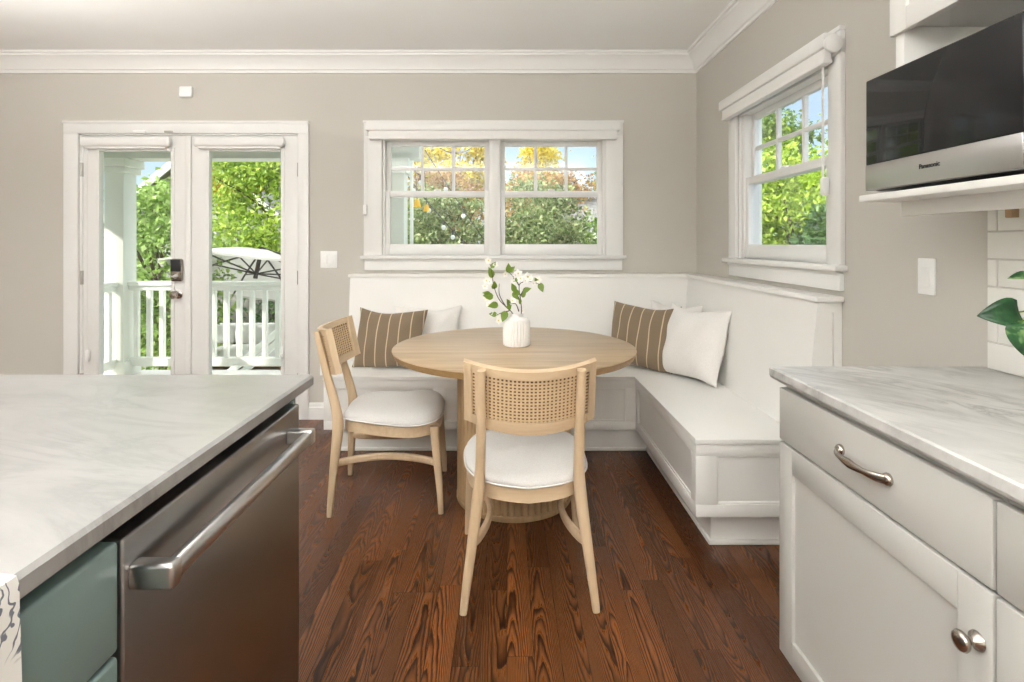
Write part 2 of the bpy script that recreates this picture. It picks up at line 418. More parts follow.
# ------------------------------------------------------------------ room shell
YB, XR, ZC = 3.90, 1.368, 2.63       # back wall, right wall, ceiling
XL, YR, TH = -5.0, -2.6, .115
def wall_cells(bm, us, zs, holes, place):
    for i in range(len(us) - 1):
        for j in range(len(zs) - 1):
            uc, zc = (us[i] + us[i + 1]) / 2, (zs[j] + zs[j + 1]) / 2
            if any(a < uc < b and c < zc < d for a, b, c, d in holes): continue
            place(bm, us[i], us[i + 1], zs[j], zs[j + 1])
D0, D1, DZ = -3.087, -1.502, 2.059            # french door opening
W0, W1, WZ0, WZ1 = -.899, .708, 1.181, 2.03   # back window opening
V0, V1 = 2.27, 3.19                           # right window opening, along y
b = B(); wall_cells(b, [XL - TH, D0, D1, W0, W1, XR + TH], [-.05, 0, WZ0, WZ1, DZ, ZC], [(D0, D1, 0, DZ), (W0, W1, WZ0, WZ1)], lambda m, a, c, d, e: box(m, a, c, YB, YB + TH, d, e))
bmesh.ops.remove_doubles(b, verts=b.verts, dist=1e-5); struct('wall_back', b, M['wall'])
b = B(); wall_cells(b, [YR, V0, V1, YB], [-.05, WZ0, WZ1, ZC], [(V0, V1, WZ0, WZ1)], lambda m, a, c, d, e: box(m, XR, XR + TH, a, c, d, e))
bmesh.ops.remove_doubles(b, verts=b.verts, dist=1e-5); struct('wall_right', b, M['wall'])
b = B(); box(b, XL - TH, XL, YR, YB, -.05, ZC); struct('wall_left', b, M['wall'])
b = B(); box(b, XL - TH, XR + TH, YR - TH, YR, -.05, ZC); struct('wall_rear', b, M['wall'])
b = B(); box(b, XL, XR, YR, YB, -.05, 0); struct('floor', b, M['floor'])
b = B(); box(b, XL - TH, XR + TH, YR - TH, YB + TH, ZC, ZC + .12); struct('ceiling', b, M['ceiling'])
# crown moulding profile: (distance from wall, height below ceiling)
crown = [(0, -.135), (.012, -.135), (.014, -.118), (.024, -.112), (.030, -.095), (.048, -.062), (.072, -.036), (.084, -.030), (.086, -.016), (.100, -.014), (.102, 0), (0, 0)]
b = B(); prism(b, [(YB - d, ZC + h) for d, h in crown], 'X', XL, XR); struct('trim_1', b, M['trim'], 30)
b = B(); prism(b, [(XR - d, ZC + h) for d, h in crown], 'Y', YR, YB); struct('trim_2', b, M['trim'], 30)
base = [(0, 0), (.018, 0), (.018, .085), (.012, .092), (.012, .105), (.005, .118), (0, .118)]
b = B(); prism(b, [(YB - d, h) for d, h in base], 'X', D1 + .075, -1.10); struct('baseboard_back', b, M['trim'], 30)
b = B(); prism(b, [(YB - d, h) for d, h in base], 'X', XL, D0 - .10); struct('baseboard_left', b, M['trim'], 30)

# ------------------------------------------------------------------ windows
def sash_window(root, mapf, u0, u1, z0, z1, tag_names):
    """one double-hung unit between u0..u1; mapf(bm,u0,u1,depth0,depth1,z0,z1,bev) adds a box; depth grows towards outside"""
    zm0, zm1 = 1.606, 1.648
    st = .034
    # upper sash (outer track)
    b = B()
    mapf(b, u0, u0 + st, .055, .085, zm0, z1, .003); mapf(b, u1 - st, u1, .055, .085, zm0, z1, .003)
    mapf(b, u0 + st, u1 - st, .055, .085, z1 - .036, z1, .003); mapf(b, u0 + st, u1 - st, .055, .085, zm0, zm1, .003)
    gu0, gu1, gz0, gz1 = u0 + st, u1 - st, zm1, z1 - .036
    for k in (1, 2):
        uc = gu0 + (gu1 - gu0) * k / 3; mapf(b, uc - .011, uc + .011, .058, .082, gz0, gz1, .004)
    zc = (gz0 + gz1) / 2; mapf(b, gu0, gu1, .059, .081, zc - .011, zc + .011, .004)
    up = mk('upper_sash', b, M['trim'], root, 30)
    b = B(); mapf(b, gu0 - .005, gu1 + .005, .068, .072, gz0 - .005, gz1 + .005, 0); mk('upper_pane', b, M['glass'], up)
    # lower sash (inner track)
    b = B()
    mapf(b, u0, u0 + st, .020, .052, z0, zm1, .003); mapf(b, u1 - st, u1, .020, .052, z0, zm1, .003)
    mapf(b, u0 + st, u1 - st, .020, .052, zm0, zm1, .003); mapf(b, u0 + st, u1 - st, .020, .052, z0, z0 + .081, .003)
    lo = mk('lower_sash', b, M['trim'], root, 30)
    b = B(); mapf(b, u0 + st - .005, u1 - st + .005, .034, .038, z0 + .076, zm0 + .005, 0); mk('lower_pane', b, M['glass'], lo)
    b = B(); um = (u0 + u1) / 2; mapf(b, um - .025, um + .025, .024, .045, zm1, zm1 + .012, .004); mk('sash_lock', b, M['trim'], lo, 30)
def window_frame(root, mapf, o0, o1, c0, c1, mull=None):
    b = B()
    f = .020
    mapf(b, c0, o0, -f, 0, WZ0, WZ1 + .012, .003); mapf(b, o1, c1, -f, 0, WZ0, WZ1 + .012, .003)          # side casing
    mapf(b, c0, c1, -f, 0, WZ1 + .012, 2.144, .003)                                             # head casing
    mapf(b, c0 - .004, c1 + .004, -f - .008, 0, 2.132, 2.150, .003)
    if mull: mapf(b, mull[0], mull[1], -.012, .10, WZ0, WZ1, .003)
    mk('casing', b, M['trim'], root, 30)
    b = B(); t = .016
    mapf(b, o0, o0 + t, 0, .113, WZ0, WZ1, .001); mapf(b, o1 - t, o1, 0, .113, WZ0, WZ1, .001); mapf(b, o0, o1, 0, .113, WZ1 - t, WZ1, .001)
    mk('jamb', b, M['trim'], root, 30)
    b = B(); mapf(b, c0 - .018, c1 + .018, -.055, 0, WZ0 - .026, WZ0, .006); mapf(b, o0, o1, -.001, .13, WZ0 - .026, WZ0, .001); mk('sill', b, M['trim'], root, 30)
    b = B(); mapf(b, c0 + .006, c1 - .006, -.020, 0, WZ0 - .106, WZ0 - .026, .003); mapf(b, c0 + .006, c1 - .006, -.030, 0, WZ0 - .042, WZ0 - .026, .006); mk('apron', b, M['trim'], root, 30)
    b = B()
    for a, c in ((o0 - .07, o0 + .008), (o1 - .008, o1 + .07)): mapf(b, a, c, .115, .135, WZ0 - .05, WZ1 + .05, .002)
    mapf(b, o0 - .07, o1 + .07, .115, .138, WZ1 - .006, WZ1 + .09, .002); mapf(b, o0 - .09, o1 + .09, .115, .17, WZ0 - .05, WZ0 + .006, .002)
    mk('exterior_casing', b, M['rail'], root, 30)
fb = lambda bm, u0, u1, d0, d1, z0, z1, bev: box(bm, u0, u1, YB + d0, YB + d1, z0, z1, bev)
fr_ = lambda bm, u0, u1, d0, d1, z0, z1, bev: box(bm, XR + d0, XR + d1, u0, u1, z0, z1, bev)
w1 = thing('window_1', 'wide white twin window with two gridded sashes above the bench behind the table', 'window', (-.1, YB, WZ0)); w1['kind'] = 'structure'
window_frame(w1, fb, W0, W1, -1.031, .835, (-.131, -.048))
sash_window(w1, fb, W0 + .016, -.131, WZ0 - .001, WZ1 - .016, 0)
sash_window(w1, fb, -.048, W1 - .016, WZ0 - .001, WZ1 - .016, 0)
w2 = thing('window_2', 'single white double-hung window with six small upper panes on the right wall', 'window', (XR, 2.73, WZ0)); w2['kind'] = 'structure'
window_frame(w2, fr_, V0, V1, V0 - .088, V1 + .10)
sash_window(w2, fr_, V0 + .016 + .03, V1 - .016 - .03, WZ0 - .001, WZ1 - .016, 0)
b = B(); fr_(b, V0 + .014, V0 + .048, .012, .10, WZ0, WZ1 - .016, .002); fr_(b, V1 - .048, V1 - .014, .012, .10, WZ0, WZ1 - .016, .002); mk('side_track', b, M['trim'], w2, 30)

def roller_shade(mapf, label, u0, u1, loc, chain_u, round_cap=None):
    r = thing('window_blind', label, 'window shade', loc)
    b = B(); mapf(b, u0, u1, -.082, -.022, 2.068, 2.128, .010); mk('cassette', b, M['trim'], r, 40)
    b = B(); mapf(b, u0 + .022, u1 - .022, -.068, -.036, 2.012, 2.070, .005); mapf(b, u0 + .022, u1 - .022, -.071, -.033, 2.008, 2.024, .004); mk('rolled_fabric', b, M['shade'], r, 40)
    b = B(); mapf(b, chain_u - .002, chain_u + .002, -.045, -.041, 1.52, 2.07, 0); mapf(b, chain_u + .008, chain_u + .012, -.045, -.041, 1.52, 2.07, 0); mk('pull_chain', b, M['plastic'], r)
    b = B(); mapf(b, chain_u - .010, chain_u + .016, -.052, -.021, 1.47, 1.545, .008); mk('chain_guide', b, M['plastic'], r, 40)
    if round_cap: round_cap(r)
    return r
roller_shade(fb, 'white roller shade rolled up across the top of the wide back window', -1.004, .803, (-.1, YB - .02, 2.0), -1.018)
def rcap(r):
    b = B(); lathe(b, [(.0, 0), (.030, 0), (.036, .004), (.036, .020), (.030, .024), (0, .024)], 24, Matrix.Translation((XR - .052, V0 - .079, 2.075)) @ Matrix.Rotation(R(90), 4, 'X')); mk('end_cap', b, M['plastic'], r, 40)
roller_shade(fr_, 'white roller shade rolled up across the top of the right wall window', V0 - .078, V1 + .10, (XR - .02, 2.73, 2.0), V0 - .01, rcap)

# ------------------------------------------------------------------ french doors
b = B()
f = .020
box(b, D0 - .103, D0, YB - f, YB, 0, DZ, .003); box(b, D1, D1 + .074, YB - f, YB, 0, DZ, .003); box(b, D0 - .103, D1 + .074, YB - f, YB, DZ, 2.144, .003)
box(b, D0 - .107, D1 + .078, YB - f - .008, YB, 2.130, 2.148, .003)
box(b, D0, D0 + .018, YB, YB + TH, 0, DZ, .001); box(b, D1 - .012, D1, YB, YB + TH, 0, DZ, .001); box(b, D0, D1, YB, YB + TH, DZ - .012, DZ, .001)
struct('trim_3', b, M['trim'], 30)
b = B(); box(b, D0, D1, YB - .01, YB + .2, -.04, .018, .004); struct('trim_4', b, M['hinge'], 30)
XM = (188 - 507) / 138.5
GZ1, GZ0 = 1.27 + (243 - 151) / 138.0, .27
def french_door(name, x0, x1, g0, g1, label, hinge_x, active):
    r = thing(name, label, 'door', ((x0 + x1) / 2, YB + .03, 0.02)); r['kind'] = 'structure'
    y0, y1 = YB + .008, YB + .053
    b = B()
    box(b, x0, g0, y0, y1, .02, DZ - .015, .003); box(b, g1, x1, y0, y1, .02, DZ - .015, .003)
    box(b, g0, g1, y0, y1, GZ1, DZ - .015, .003); box(b, g0, g1, y0, y1, .02, GZ0, .003)
    for a, c, d, e in ((g0 - .022, g0 + .003, GZ0 - .022, GZ1 + .022), (g1 - .003, g1 + .022, GZ0 - .022, GZ1 + .022)): box(b, a, c, y0 - .008, y0 + .01, d, e, .004)
    box(b, g0, g1, y0 - .008, y0 + .01, GZ1 - .003, GZ1 + .022, .004); box(b, g0, g1, y0 - .008, y0 + .01, GZ0 - .022, GZ0 + .003, .004)
    fr = mk('door_frame', b, M['trim'], r, 30)
    b = B(); box(b, g0 - .004, g1 + .004, y0 + .019, y0 + .025, GZ0 - .004, GZ1 + .004); mk('door_pane', b, M['glass'], r)
    for hz in (.28, 1.02, 1.80):
        b = B(); lathe(b, [(.0, 0), (.007, 0), (.008, .004), (.008, .096), (.007, .10), (0, .10)], 12, Matrix.Translation((hinge_x, YB + .001, hz - .05)))
        box(b, hinge_x - .012, hinge_x + .012, YB + .003, YB + .012, hz - .05, hz + .05, .001); mk('hinge', b, M['hinge'], r, 40)
    if active:
        kx, kz = -2.378, 1.27 - 51.5 / 138.5
        Mx = Matrix.Translation((kx, y0, kz)) @ Matrix.Rotation(R(90), 4, 'X')
        b = B(); lathe(b, [(0, 0), (.031, 0), (.031, .006), (.026, .010), (.011, .012), (.011, .034), (.020, .040), (.028, .050), (.029, .060), (.023, .070), (0, .073)], 28, Mx); mk('door_knob', b, M['nickel'], r, 40)
        lz = 1.27 - 27 / 138.5
        b = B(); box(b, kx - .042, kx + .042, y0 - .034, y0, lz - .082, lz + .082, .018, 4); lk_ = mk('lock_case', b, M['nickel'], r, 40)
        b = B(); box(b, kx - .036, kx + .036, y0 - .040, y0 - .030, lz - .010, lz + .076, .010, 3); mk('lock_cover', b, M['blackplastic'], lk_, 40)
        b = B(); lathe(b, [(0, 0), (.016, 0), (.015, .008), (0, .010)], 20, Matrix.Translation((kx, y0 - .033, lz - .045)) @ Matrix.Rotation(R(90), 4, 'X')); box(b, kx - .022, kx + .022, y0 - .055, y0 - .040, lz - .052, lz - .038, .005); mk('thumb_turn', b, M['steelbar'], lk_, 40)
    return r
gx = lambda p: (p - 507) / 138.0
french_door('door_1', D0 + .020, XM - .002, gx(99.8), gx(172), 'left white french door leaf with full glass, black lock and round knob', D0 + .012, True)
french_door('door_2', XM + .002, D1 - .014, gx(209.4), gx(281.7), 'right white french door leaf with full glass and no knob, beside the double switch', D1 - .004, False)
b = B(); box(b, XM - .022, XM + .022, YB - .006, YB + .008, .02, DZ - .016, .005); tag(mk('astragal_trim', b, M['trim'], None, 30), kind='structure'); bpy.data.objects['astragal_trim'].name = 'trim_5'
def door_shade(x0, x1, label, cord):
    r = thing('roller_blind', label, 'window shade', ((x0 + x1) / 2, YB, 1.96))
    zc = 1.27 + (243 - 142.5) / 138.5
    b = B(); y = YB - .020
    sweep(b, [(x0, y, zc), (x0 + .006, y, zc), (x0 + .02, y, zc), (x1 - .02, y, zc), (x1 - .006, y, zc), (x1, y, zc)], [(.026, .016), (.034, .022), (.036, .024), (.036, .024), (.034, .022), (.026, .016)], 20, 3, up=(0, 0, 1)); mk('cassette', b, M['trim'], r, 40)
    b = B(); box(b, x0 + .03, x1 - .03, y - .012, y + .016, zc - .050, zc - .032, .006); mk('bottom_bar', b, M['shade'], r, 40)
    if cord:
        b = B(); xc = x0 + .045; sweep(b, [(xc, y, zc - .03), (xc - .006, y, zc - .4), (xc - .004, y + .004, .50)], [.0022], 6); mk('pull_cord', b, M['shade'], r, 40)
        b = B(); box(b, xc - .014, xc + .008, y - .008, y + .010, .42, .50, .005); mk('cord_weight', b, M['plastic'], r, 40)
    else:
        b = B(); xc = x1 - .02; box(b, xc - .008, xc + .012, y + .006, y + .03, .44, .52, .004); box(b, xc - .004, xc + .006, y - .014, y + .010, .45, .475, .004); mk('hold_down_hook', b, M['plastic'], r, 40)
door_shade(gx(85), gx(173), 'white rolled blind along the top of the left french door', True)
door_shade(gx(197), gx(286), 'white rolled blind along the top of the right french door', False)

# wall plates and sensors
def rocker_plate(label, cat, name, origin, ax, w, h, rockers):
    """plate on a wall; ax='y' -> on back wall facing -Y, 'x' -> right wall facing -X"""
    r = thing(name, label, cat, origin)
    def bx(b, u0, u1, d0, d1, z0, z1, bev):
        if ax == 'y': box(b, origin[0] + u0, origin[0] + u1, YB - d1, YB - d0, origin[2] + z0, origin[2] + z1, bev)
        else: box(b, XR - d1, XR - d0, origin[1] + u0, origin[1] + u1, origin[2] + z0, origin[2] + z1, bev)
    b = B(); bx(b, -w / 2, w / 2, 0, .007, -h / 2, h / 2, .003); mk('plate', b, M['plastic'], r, 40)
    for u in rockers:
        b = B(); bx(b, u - .0165, u + .0165, .004, .0105, -.033, .033, .0025); mk('rocker', b, M['plastic'], r, 40)
        if name == 'outlet':
            pass
    return r
rocker_plate('white double rocker switch plate on the back wall beside the french doors', 'light switch', 'light_switch', ((329 - 507) / 138.5, YB, 1.27 - 16.5 / 138.5), 'y', .122, .122, (-.024, .024))
rocker_plate('white single dimmer switch plate on the right wall under the microwave shelf', 'light switch', 'light_switch', (XR, 1.755, 1.27 - 33.5 * 1.755 / 540), 'x', .072, .118, (0,))
r = rocker_plate('white power outlet plate low on the back wall behind the cane chair', 'outlet', 'outlet', (-1.29, YB, .36), 'y', .118, .090, (-.024, .024))
b = B(); sx, sz = (187 - 507) / 138.5, 1.27 + 150.5 / 138.5; box(b, sx - .047, sx + .047, YB - .028, YB, sz - .040, sz + .040, .014, 4)
tag(recenter(mk('motion_sensor', b, M['plastic'], None, 40), (sx, YB, sz)), 'small white square sensor on the wall above the french doors', 'sensor')
r = thing('door_sensor', 'tiny white contact sensor at the top edge of the french doors', 'sensor', (-2.63, YB - .02, DZ))
b = B(); box(b, -2.68, -2.59, YB - .036, YB - .020, DZ - .002, DZ + .020, .006); mk('sensor_body', b, M['plastic'], r, 40)
b = B(); box(b, -2.46, -2.40, YB - .030, YB - .019, DZ + .002, DZ + .018, .004); mk('magnet', b, M['hinge'], r, 40)

# ------------------------------------------------------------------ built-in corner bench
BF, BX0, BXF, BYE = 3.238, -1.10, .772, 2.205   # back-run front y, left end x, right-run front x, right-run end y
ZB, ZS = .150, .47
bench = thing('corner_bench', 'white built-in L-shaped corner bench with panelled base and tall back', 'bench', (.2, 3.5, 0))
def panelled(bm, u0, u1, z0, z1, insets, place, rec=.010):
    """flat board with recessed panels; place(bm,u0,u1,d0,d1,z0,z1,bev) with d = depth behind the face"""
    place(bm, u0, u1, rec, .03, z0, z1, 0)
    cuts = [u0]
    iz0, iz1 = insets[0][2], insets[0][3]
    place(bm, u0, u1, 0, rec, z0, iz0, .0015); place(bm, u0, u1, 0, rec, iz1, z1, .0015)
    ps = u0
    for a, c, _, _ in insets:
        place(bm, ps, a, 0, rec, iz0, iz1, .0015); ps = c
    place(bm, ps, u1, 0, rec, iz0, iz1, .0015)
    for a, c, d, e in insets:      # small ogee lip round each panel
        w = .010
        for q in ((a, a + w, d, e), (c - w, c, d, e), (a, c, d, d + w), (a, c, e - w, e)): place(bm, q[0], q[1], .005, rec + .001, q[2], q[3], .003)
b = B(); panelled(b, BX0, BXF + .03, ZB, ZS - .022, [(-1.02, -.44, .20, .40), (-.37, .21, .20, .40), (.28, .712, .20, .40)], lambda m, a, c, d, e, z0, z1, bv: box(m, a, c, BF + d, BF + e, z0, z1, bv)); mk('front_panel', b, M['bench'], bench, 30)
b = B(); panelled(b, BYE + .031, BF - .0005, ZB, ZS - .022, [(BYE + .065, BF - .045, .20, .40)], lambda m, a, c, d, e, z0, z1, bv: box(m, BXF + d, BXF + e, a, c, z0, z1, bv)); mk('front_panel', b, M['bench'], bench, 30)
b = B(); panelled(b, BXF, XR - .002, ZB, ZS - .022, [(BXF + .085, XR - .09, .20, .40)], lambda m, a, c, d, e, z0, z1, bv: box(m, a, c, BYE + d, BYE + e, z0, z1, bv)); mk('end_panel', b, M['bench'], bench, 30)
b = B(); box(b, BX0, BX0 + .02, BF + .03, YB - .004, ZB, ZS - .022, .002); box(b, BX0 + .04, BX0 + .05, BF + .06, YB - .004, 0.0, ZB, 0); mk('end_panel', b, M['bench'], bench, 30)
b = B()  # L-shaped seat board
poly = [(BX0 - .004, BF - .006), (BXF - .006, BF - .006), (BXF - .006, BYE - .006), (XR - .002, BYE - .006), (XR - .002, YB - .002), (BX0 - .004, YB - .002)]
prism(b, poly, 'Z', ZS - .022, ZS)
bmesh.ops.bevel(b, geom=[e for e in b.edges], offset=.003, segments=2, affect='EDGES', profile=.5); mk('seat', b, M['bench'], bench, 30)
b = B()  # recessed plinth with a small shoe moulding
tx, ty = BXF + .088, BYE + .075
box(b, BX0 + .05, tx + .02, BF + .07, BF + .09, 0, ZB, 0); box(b, tx, tx + .02, ty + .0205, BF + .069, 0, ZB, 0); box(b, tx, XR - .002, ty, ty + .02, 0, ZB, 0)
box(b, BX0 + .05, tx, BF + .058, BF + .07, 0, .022, .005); box(b, tx - .012, tx, ty - .012, BF + .07, 0, .022, .005); box(b, tx - .012, XR - .002, ty - .012, ty, 0, .022, .005)
mk('plinth', b, M['bench'], bench, 30)
ZT = 1.03
b = B(); prism(b, [(YB - .002, ZS), (3.728, ZS), (3.785, ZT), (YB - .002, ZT)], 'X', BX0, 1.30); mk('backrest', b, M['bench'], bench, 30)
b = B()  # right backrest with a narrow recessed groove in its end
ye = BYE - .003
g0, g1, gz0, gz1 = 1.318, 1.334, .50, .985
xt = lambda z: 1.213 + (1.268 - 1.213) * (z - ZS) / (ZT - ZS)
prism(b, [(XR - .002, ZS), (xt(ZS), ZS), (xt(ZT), ZT), (XR - .002, ZT)], 'Y', ye + .012, YB - .05)
prism(b, [(g0, ZS), (xt(ZS), ZS), (xt(ZT), ZT), (g0, ZT)], 'Y', ye, ye + .012)
box(b, g1, XR - .002, ye, ye + .012, ZS, ZT, 0); box(b, g0, g1, ye, ye + .012, gz1, ZT, 0); box(b, g0, g1, ye, ye + .012, ZS, gz0, 0)
mk('backrest', b, M['bench'], bench, 30)
b = B()
poly = [(BX0 - .012, YB - .003), (BX0 - .012, 3.772), (1.254, 3.772), (1.254, BYE - .022), (XR - .003, BYE - .022), (XR - .003, YB - .003)]
prism(b, poly, 'Z', ZT, ZT + .022); bmesh.ops.bevel(b, geom=[e for e in b.edges], offset=.004, segments=2, affect='EDGES', profile=.5)
mk('back_cap', b, M['bench'], bench, 30)

# ------------------------------------------------------------------ cushions
def cushion(label, name, mat, c, w, h, T, yaw, lean, roll=0, seed=0, group=None):
    """c: middle of the bottom edge; local x across, local y up the cushion, local z out of its front"""
    rnd = random.Random(seed); b = B(); n = 28
    ph = [rnd.uniform(0, 6.28) for _ in range(8)]
    def P(u, v, s):
        x = w / 2 * u * (1 - .075 * (1 - v * v)); y = h / 2 * v * (1 - .075 * (1 - u * u))
        t = max(0, (1 - abs(u) ** 2.6) * (1 - abs(v) ** 2.6)) ** .62
        z = s * T / 2 * t
        wr = (math.sin(7 * u + 4 * v + ph[0]) + math.sin(5 * v - 9 * u + ph[1]) + .7 * math.sin(13 * u * v + ph[2]))
        z += s * .0035 * wr * t * (1 + 1.2 * abs(u * v)); y += .006 * math.sin(4 * u + ph[3]) * (1 - v * v * .2); x += .005 * math.sin(4 * v + ph[4])
        sag = -.018 * (1 - u * u) * (v > 0) * v; y += sag
        return Vector((x, y + h / 2, z))
    grid = {}
    for s in (1, -1):
        for i in range(n + 1):
            for j in range(n + 1):
                u, v = -math.cos(math.pi * i / n), -math.cos(math.pi * j / n)
                if s == -1 and (i in (0, n) or j in (0, n)): grid[s, i, j] = grid[1, i, j]
                else: grid[s, i, j] = b.verts.new(P(u, v, s))
    for s in (1, -1):
        for i in range(n):
            for j in range(n): b.faces.new((grid[s, i, j], grid[s, i + 1, j], grid[s, i + 1, j + 1], grid[s, i, j + 1]))
    o = mk(name, b, mat, None, 60)
    # local z -> outward (facing) direction, local y -> up, leaned back
    rot = Matrix.Rotation(yaw, 4, 'Z') @ Matrix.Rotation(R(90) - lean, 4, 'X') @ Matrix.Rotation(roll, 4, 'Z')
    o.matrix_world = Matrix.Translation(c) @ rot
    return tag(o, label, 'cushion', group)
# yaw 0 faces -Y
cushion('plain white cushion against the bench back, half behind the left striped cushion', 'cushion', M['linen'], (-.545, 3.640, ZS + .002), .46, .375, .13, 0, R(10), 0, 3)
cushion('taupe cushion with tan stripes on the bench left of the round table', 'cushion', M['stripe'], (-.765, 3.425, ZS + .002), .455, .395, .15, R(-2), R(23), R(-1), 5)
cushion('plain white cushion in the bench corner behind the striped cushion', 'cushion', M['linen'], (1.05, 3.53, ZS + .002), .43, .41, .13, R(-58), R(12), 0, 8)
cushion('taupe cushion with tan stripes in the bench corner right of the round table', 'cushion', M['stripe'], (.83, 3.43, ZS + .002), .455, .42, .15, R(-36), R(15), R(-2), 11)
cushion('large plain white cushion leaning in front on the right bench seat', 'cushion', M['linen'], (1.045, 3.17, ZS + .004), .49, .435, .17, R(-66), R(17), R(1), 14)

# ------------------------------------------------------------------ round table
TX, TY, TR, TZ = .035, 2.735, .606, .75
table = thing('round_table', 'round pale oak dining table on a fluted drum pedestal', 'table', (TX, TY, 0))
b = B(); lathe(b, [(0, TZ - .003), (TR - .004, TZ - .003), (TR - .001, TZ - .001), (TR - .003, TZ), (0, TZ)], 128, Matrix.Translation((TX, TY, 0))); mk('tabletop', b, M['tabletop'], table, 30)
b = B(); lathe(b, [(0, TZ - .034), (TR - .022, TZ - .034), (TR - .012, TZ - .031), (TR - .001, TZ - .006), (TR, TZ - .003), (0, TZ - .003)], 128, Matrix.Translation((TX, TY, 0))); mk('table_edge', b, M['tableedge'], table, 30)
b = B(); n = 56; rings = []
PR = .283
for z in (.026, TZ - .034):
    ring = []
    for k in range(n):
        for q, dr in ((0, -.007), (.14, -.001), (.38, .003), (.62, .003), (.86, -.001)):
            a = 2 * math.pi * (k + q) / n; ring.append(Vector((TX + (PR + dr) * math.cos(a), TY + (PR + dr) * math.sin(a), z)))
    rings.append(ring)
loft(b, rings); mk('pedestal', b, M['tambour'], table, 25)
b = B(); lathe(b, [(0, 0), (PR + .004, 0), (PR + .006, .004), (PR + .006, .022), (PR + .002, .026), (0, .026)], 96, Matrix.Translation((TX, TY, 0))); mk('base_ring', b, M['tambour'], table, 30)

# vase with branches
VX, VY = .048, 2.745
vase = thing('vase', 'white ribbed ceramic vase on the round table', 'vase', (VX, VY, TZ))
def vring(r, z, ribs):
    n = 26; out = []
    for k in range(n):
        for q, dr in ((0, -.0062), (.16, -.0016), (.5, .0012), (.84, -.0016)):
            a = 2 * math.pi * (k + q) / n; rr = r + dr * ribs
            out.append(Vector((VX + rr * math.cos(a), VY + rr * math.sin(a), TZ + z)))
    return out
prof = [(.060, 0, 0), (.066, .003, .3), (.069, .010, 1), (.069, .060, 1), (.069, .110, 1), (.068, .122, .7), (.063, .131, .3), (.052, .137, 0), (.040, .141, 0), (.034, .146, 0), (.0335, .158, 0), (.035, .161, 0), (.033, .163, 0), (.030, .160, 0), (.029, .14, 0), (.055, .125, 0), (.058, .02, 0)]
b = B(); loft(b, [vring(*p) for p in prof]); mk('vase_body', b, M['vase'], vase, 35)

def leaf_blade(b, p, d, nrm, L, W, fold=.15, droop=.15, seg=4):
    """pointed leaf with a midrib fold, modelled as real bent blade"""
    d = Vector(d).normalized(); side = d.cross(Vector(nrm)).normalized(); nn = side.cross(d)
    prev = None
    for i in range(seg + 1):
        t = i / seg; w = W * math.sin(math.pi * min(1, t * .93 + .07) ** .75) * .5
        if i == seg: w = .0005
        c = p + d * L * t - nn * droop * L * t * t
        cur = [b.verts.new(c - side * w + nn * fold * w), b.verts.new(c), b.verts.new(c + side * w + nn * fold * w)]
        if prev:
            b.faces.new((prev[0], prev[1], cur[1], cur[0])); b.faces.new((prev[1], prev[2], cur[2], cur[1]))
        prev = cur
def blossom(b, bc, p, nrm, r, rnd):
    nrm = Vector(nrm).normalized(); a = nrm.orthogonal().normalized(); c = nrm.cross(a); off = rnd.uniform(0, 6)
    for k in range(5):
        t = off + k * 2 * math.pi / 5; d = (a * math.cos(t) + c * math.sin(t)) + nrm * .45
        leaf_blade(b, p, d, nrm, r, r * .95, .25, .25, 3)
    M4 = Matrix.Translation(p + nrm * .002)
    bmesh.ops.create_uvsphere(bc, u_segments=6, v_segments=4, radius=r * .22, matrix=M4)
def branch(label, stems, leafspots, flowerspots, seed):
    """stems: list of point lists, offsets (dx,dy,dz) from vase axis at table height"""
    rnd = random.Random(seed); o = Vector((VX, VY, TZ))
    r = thing('flowering_branch', label, 'flower branch', (VX, VY, TZ + .02))
    b = B()
    for s in stems: sweep(b, [o + Vector(p) for p in s], [.0030, .0022, .0012], 7, smooth_k=5)
    mk('stem', b, M['twig'], r, 60)
    for (x, y, z), d, L in leafspots:
        b = B(); L *= 1.35; leaf_blade(b, o + Vector((x, y, z)), Vector(d), Vector((rnd.uniform(-.4, .4), -.9, .45 + rnd.uniform(-.3, .3))), L, L * .68, .18, .15, 5); mk('leaf', b, M['leaf_branch'], r, 60, False)
    for (x, y, z), rr in flowerspots:
        b = B(); bc = B(); blossom(b, bc, o + Vector((x, y, z)), (rnd.uniform(-.6, .6), -1, rnd.uniform(-.1, .7)), rr * 1.3, rnd)
        fo = mk('blossom', b, M['petal'], r, 60, False); mk('stamens', bc, M['stamen'], fo, 60)
S = 2.745 / 540 / 6.2       # one photo-crop unit in metres
def vo(u, v, y=0.0): return ((u - 345) * S, y, (600 - v) * S)
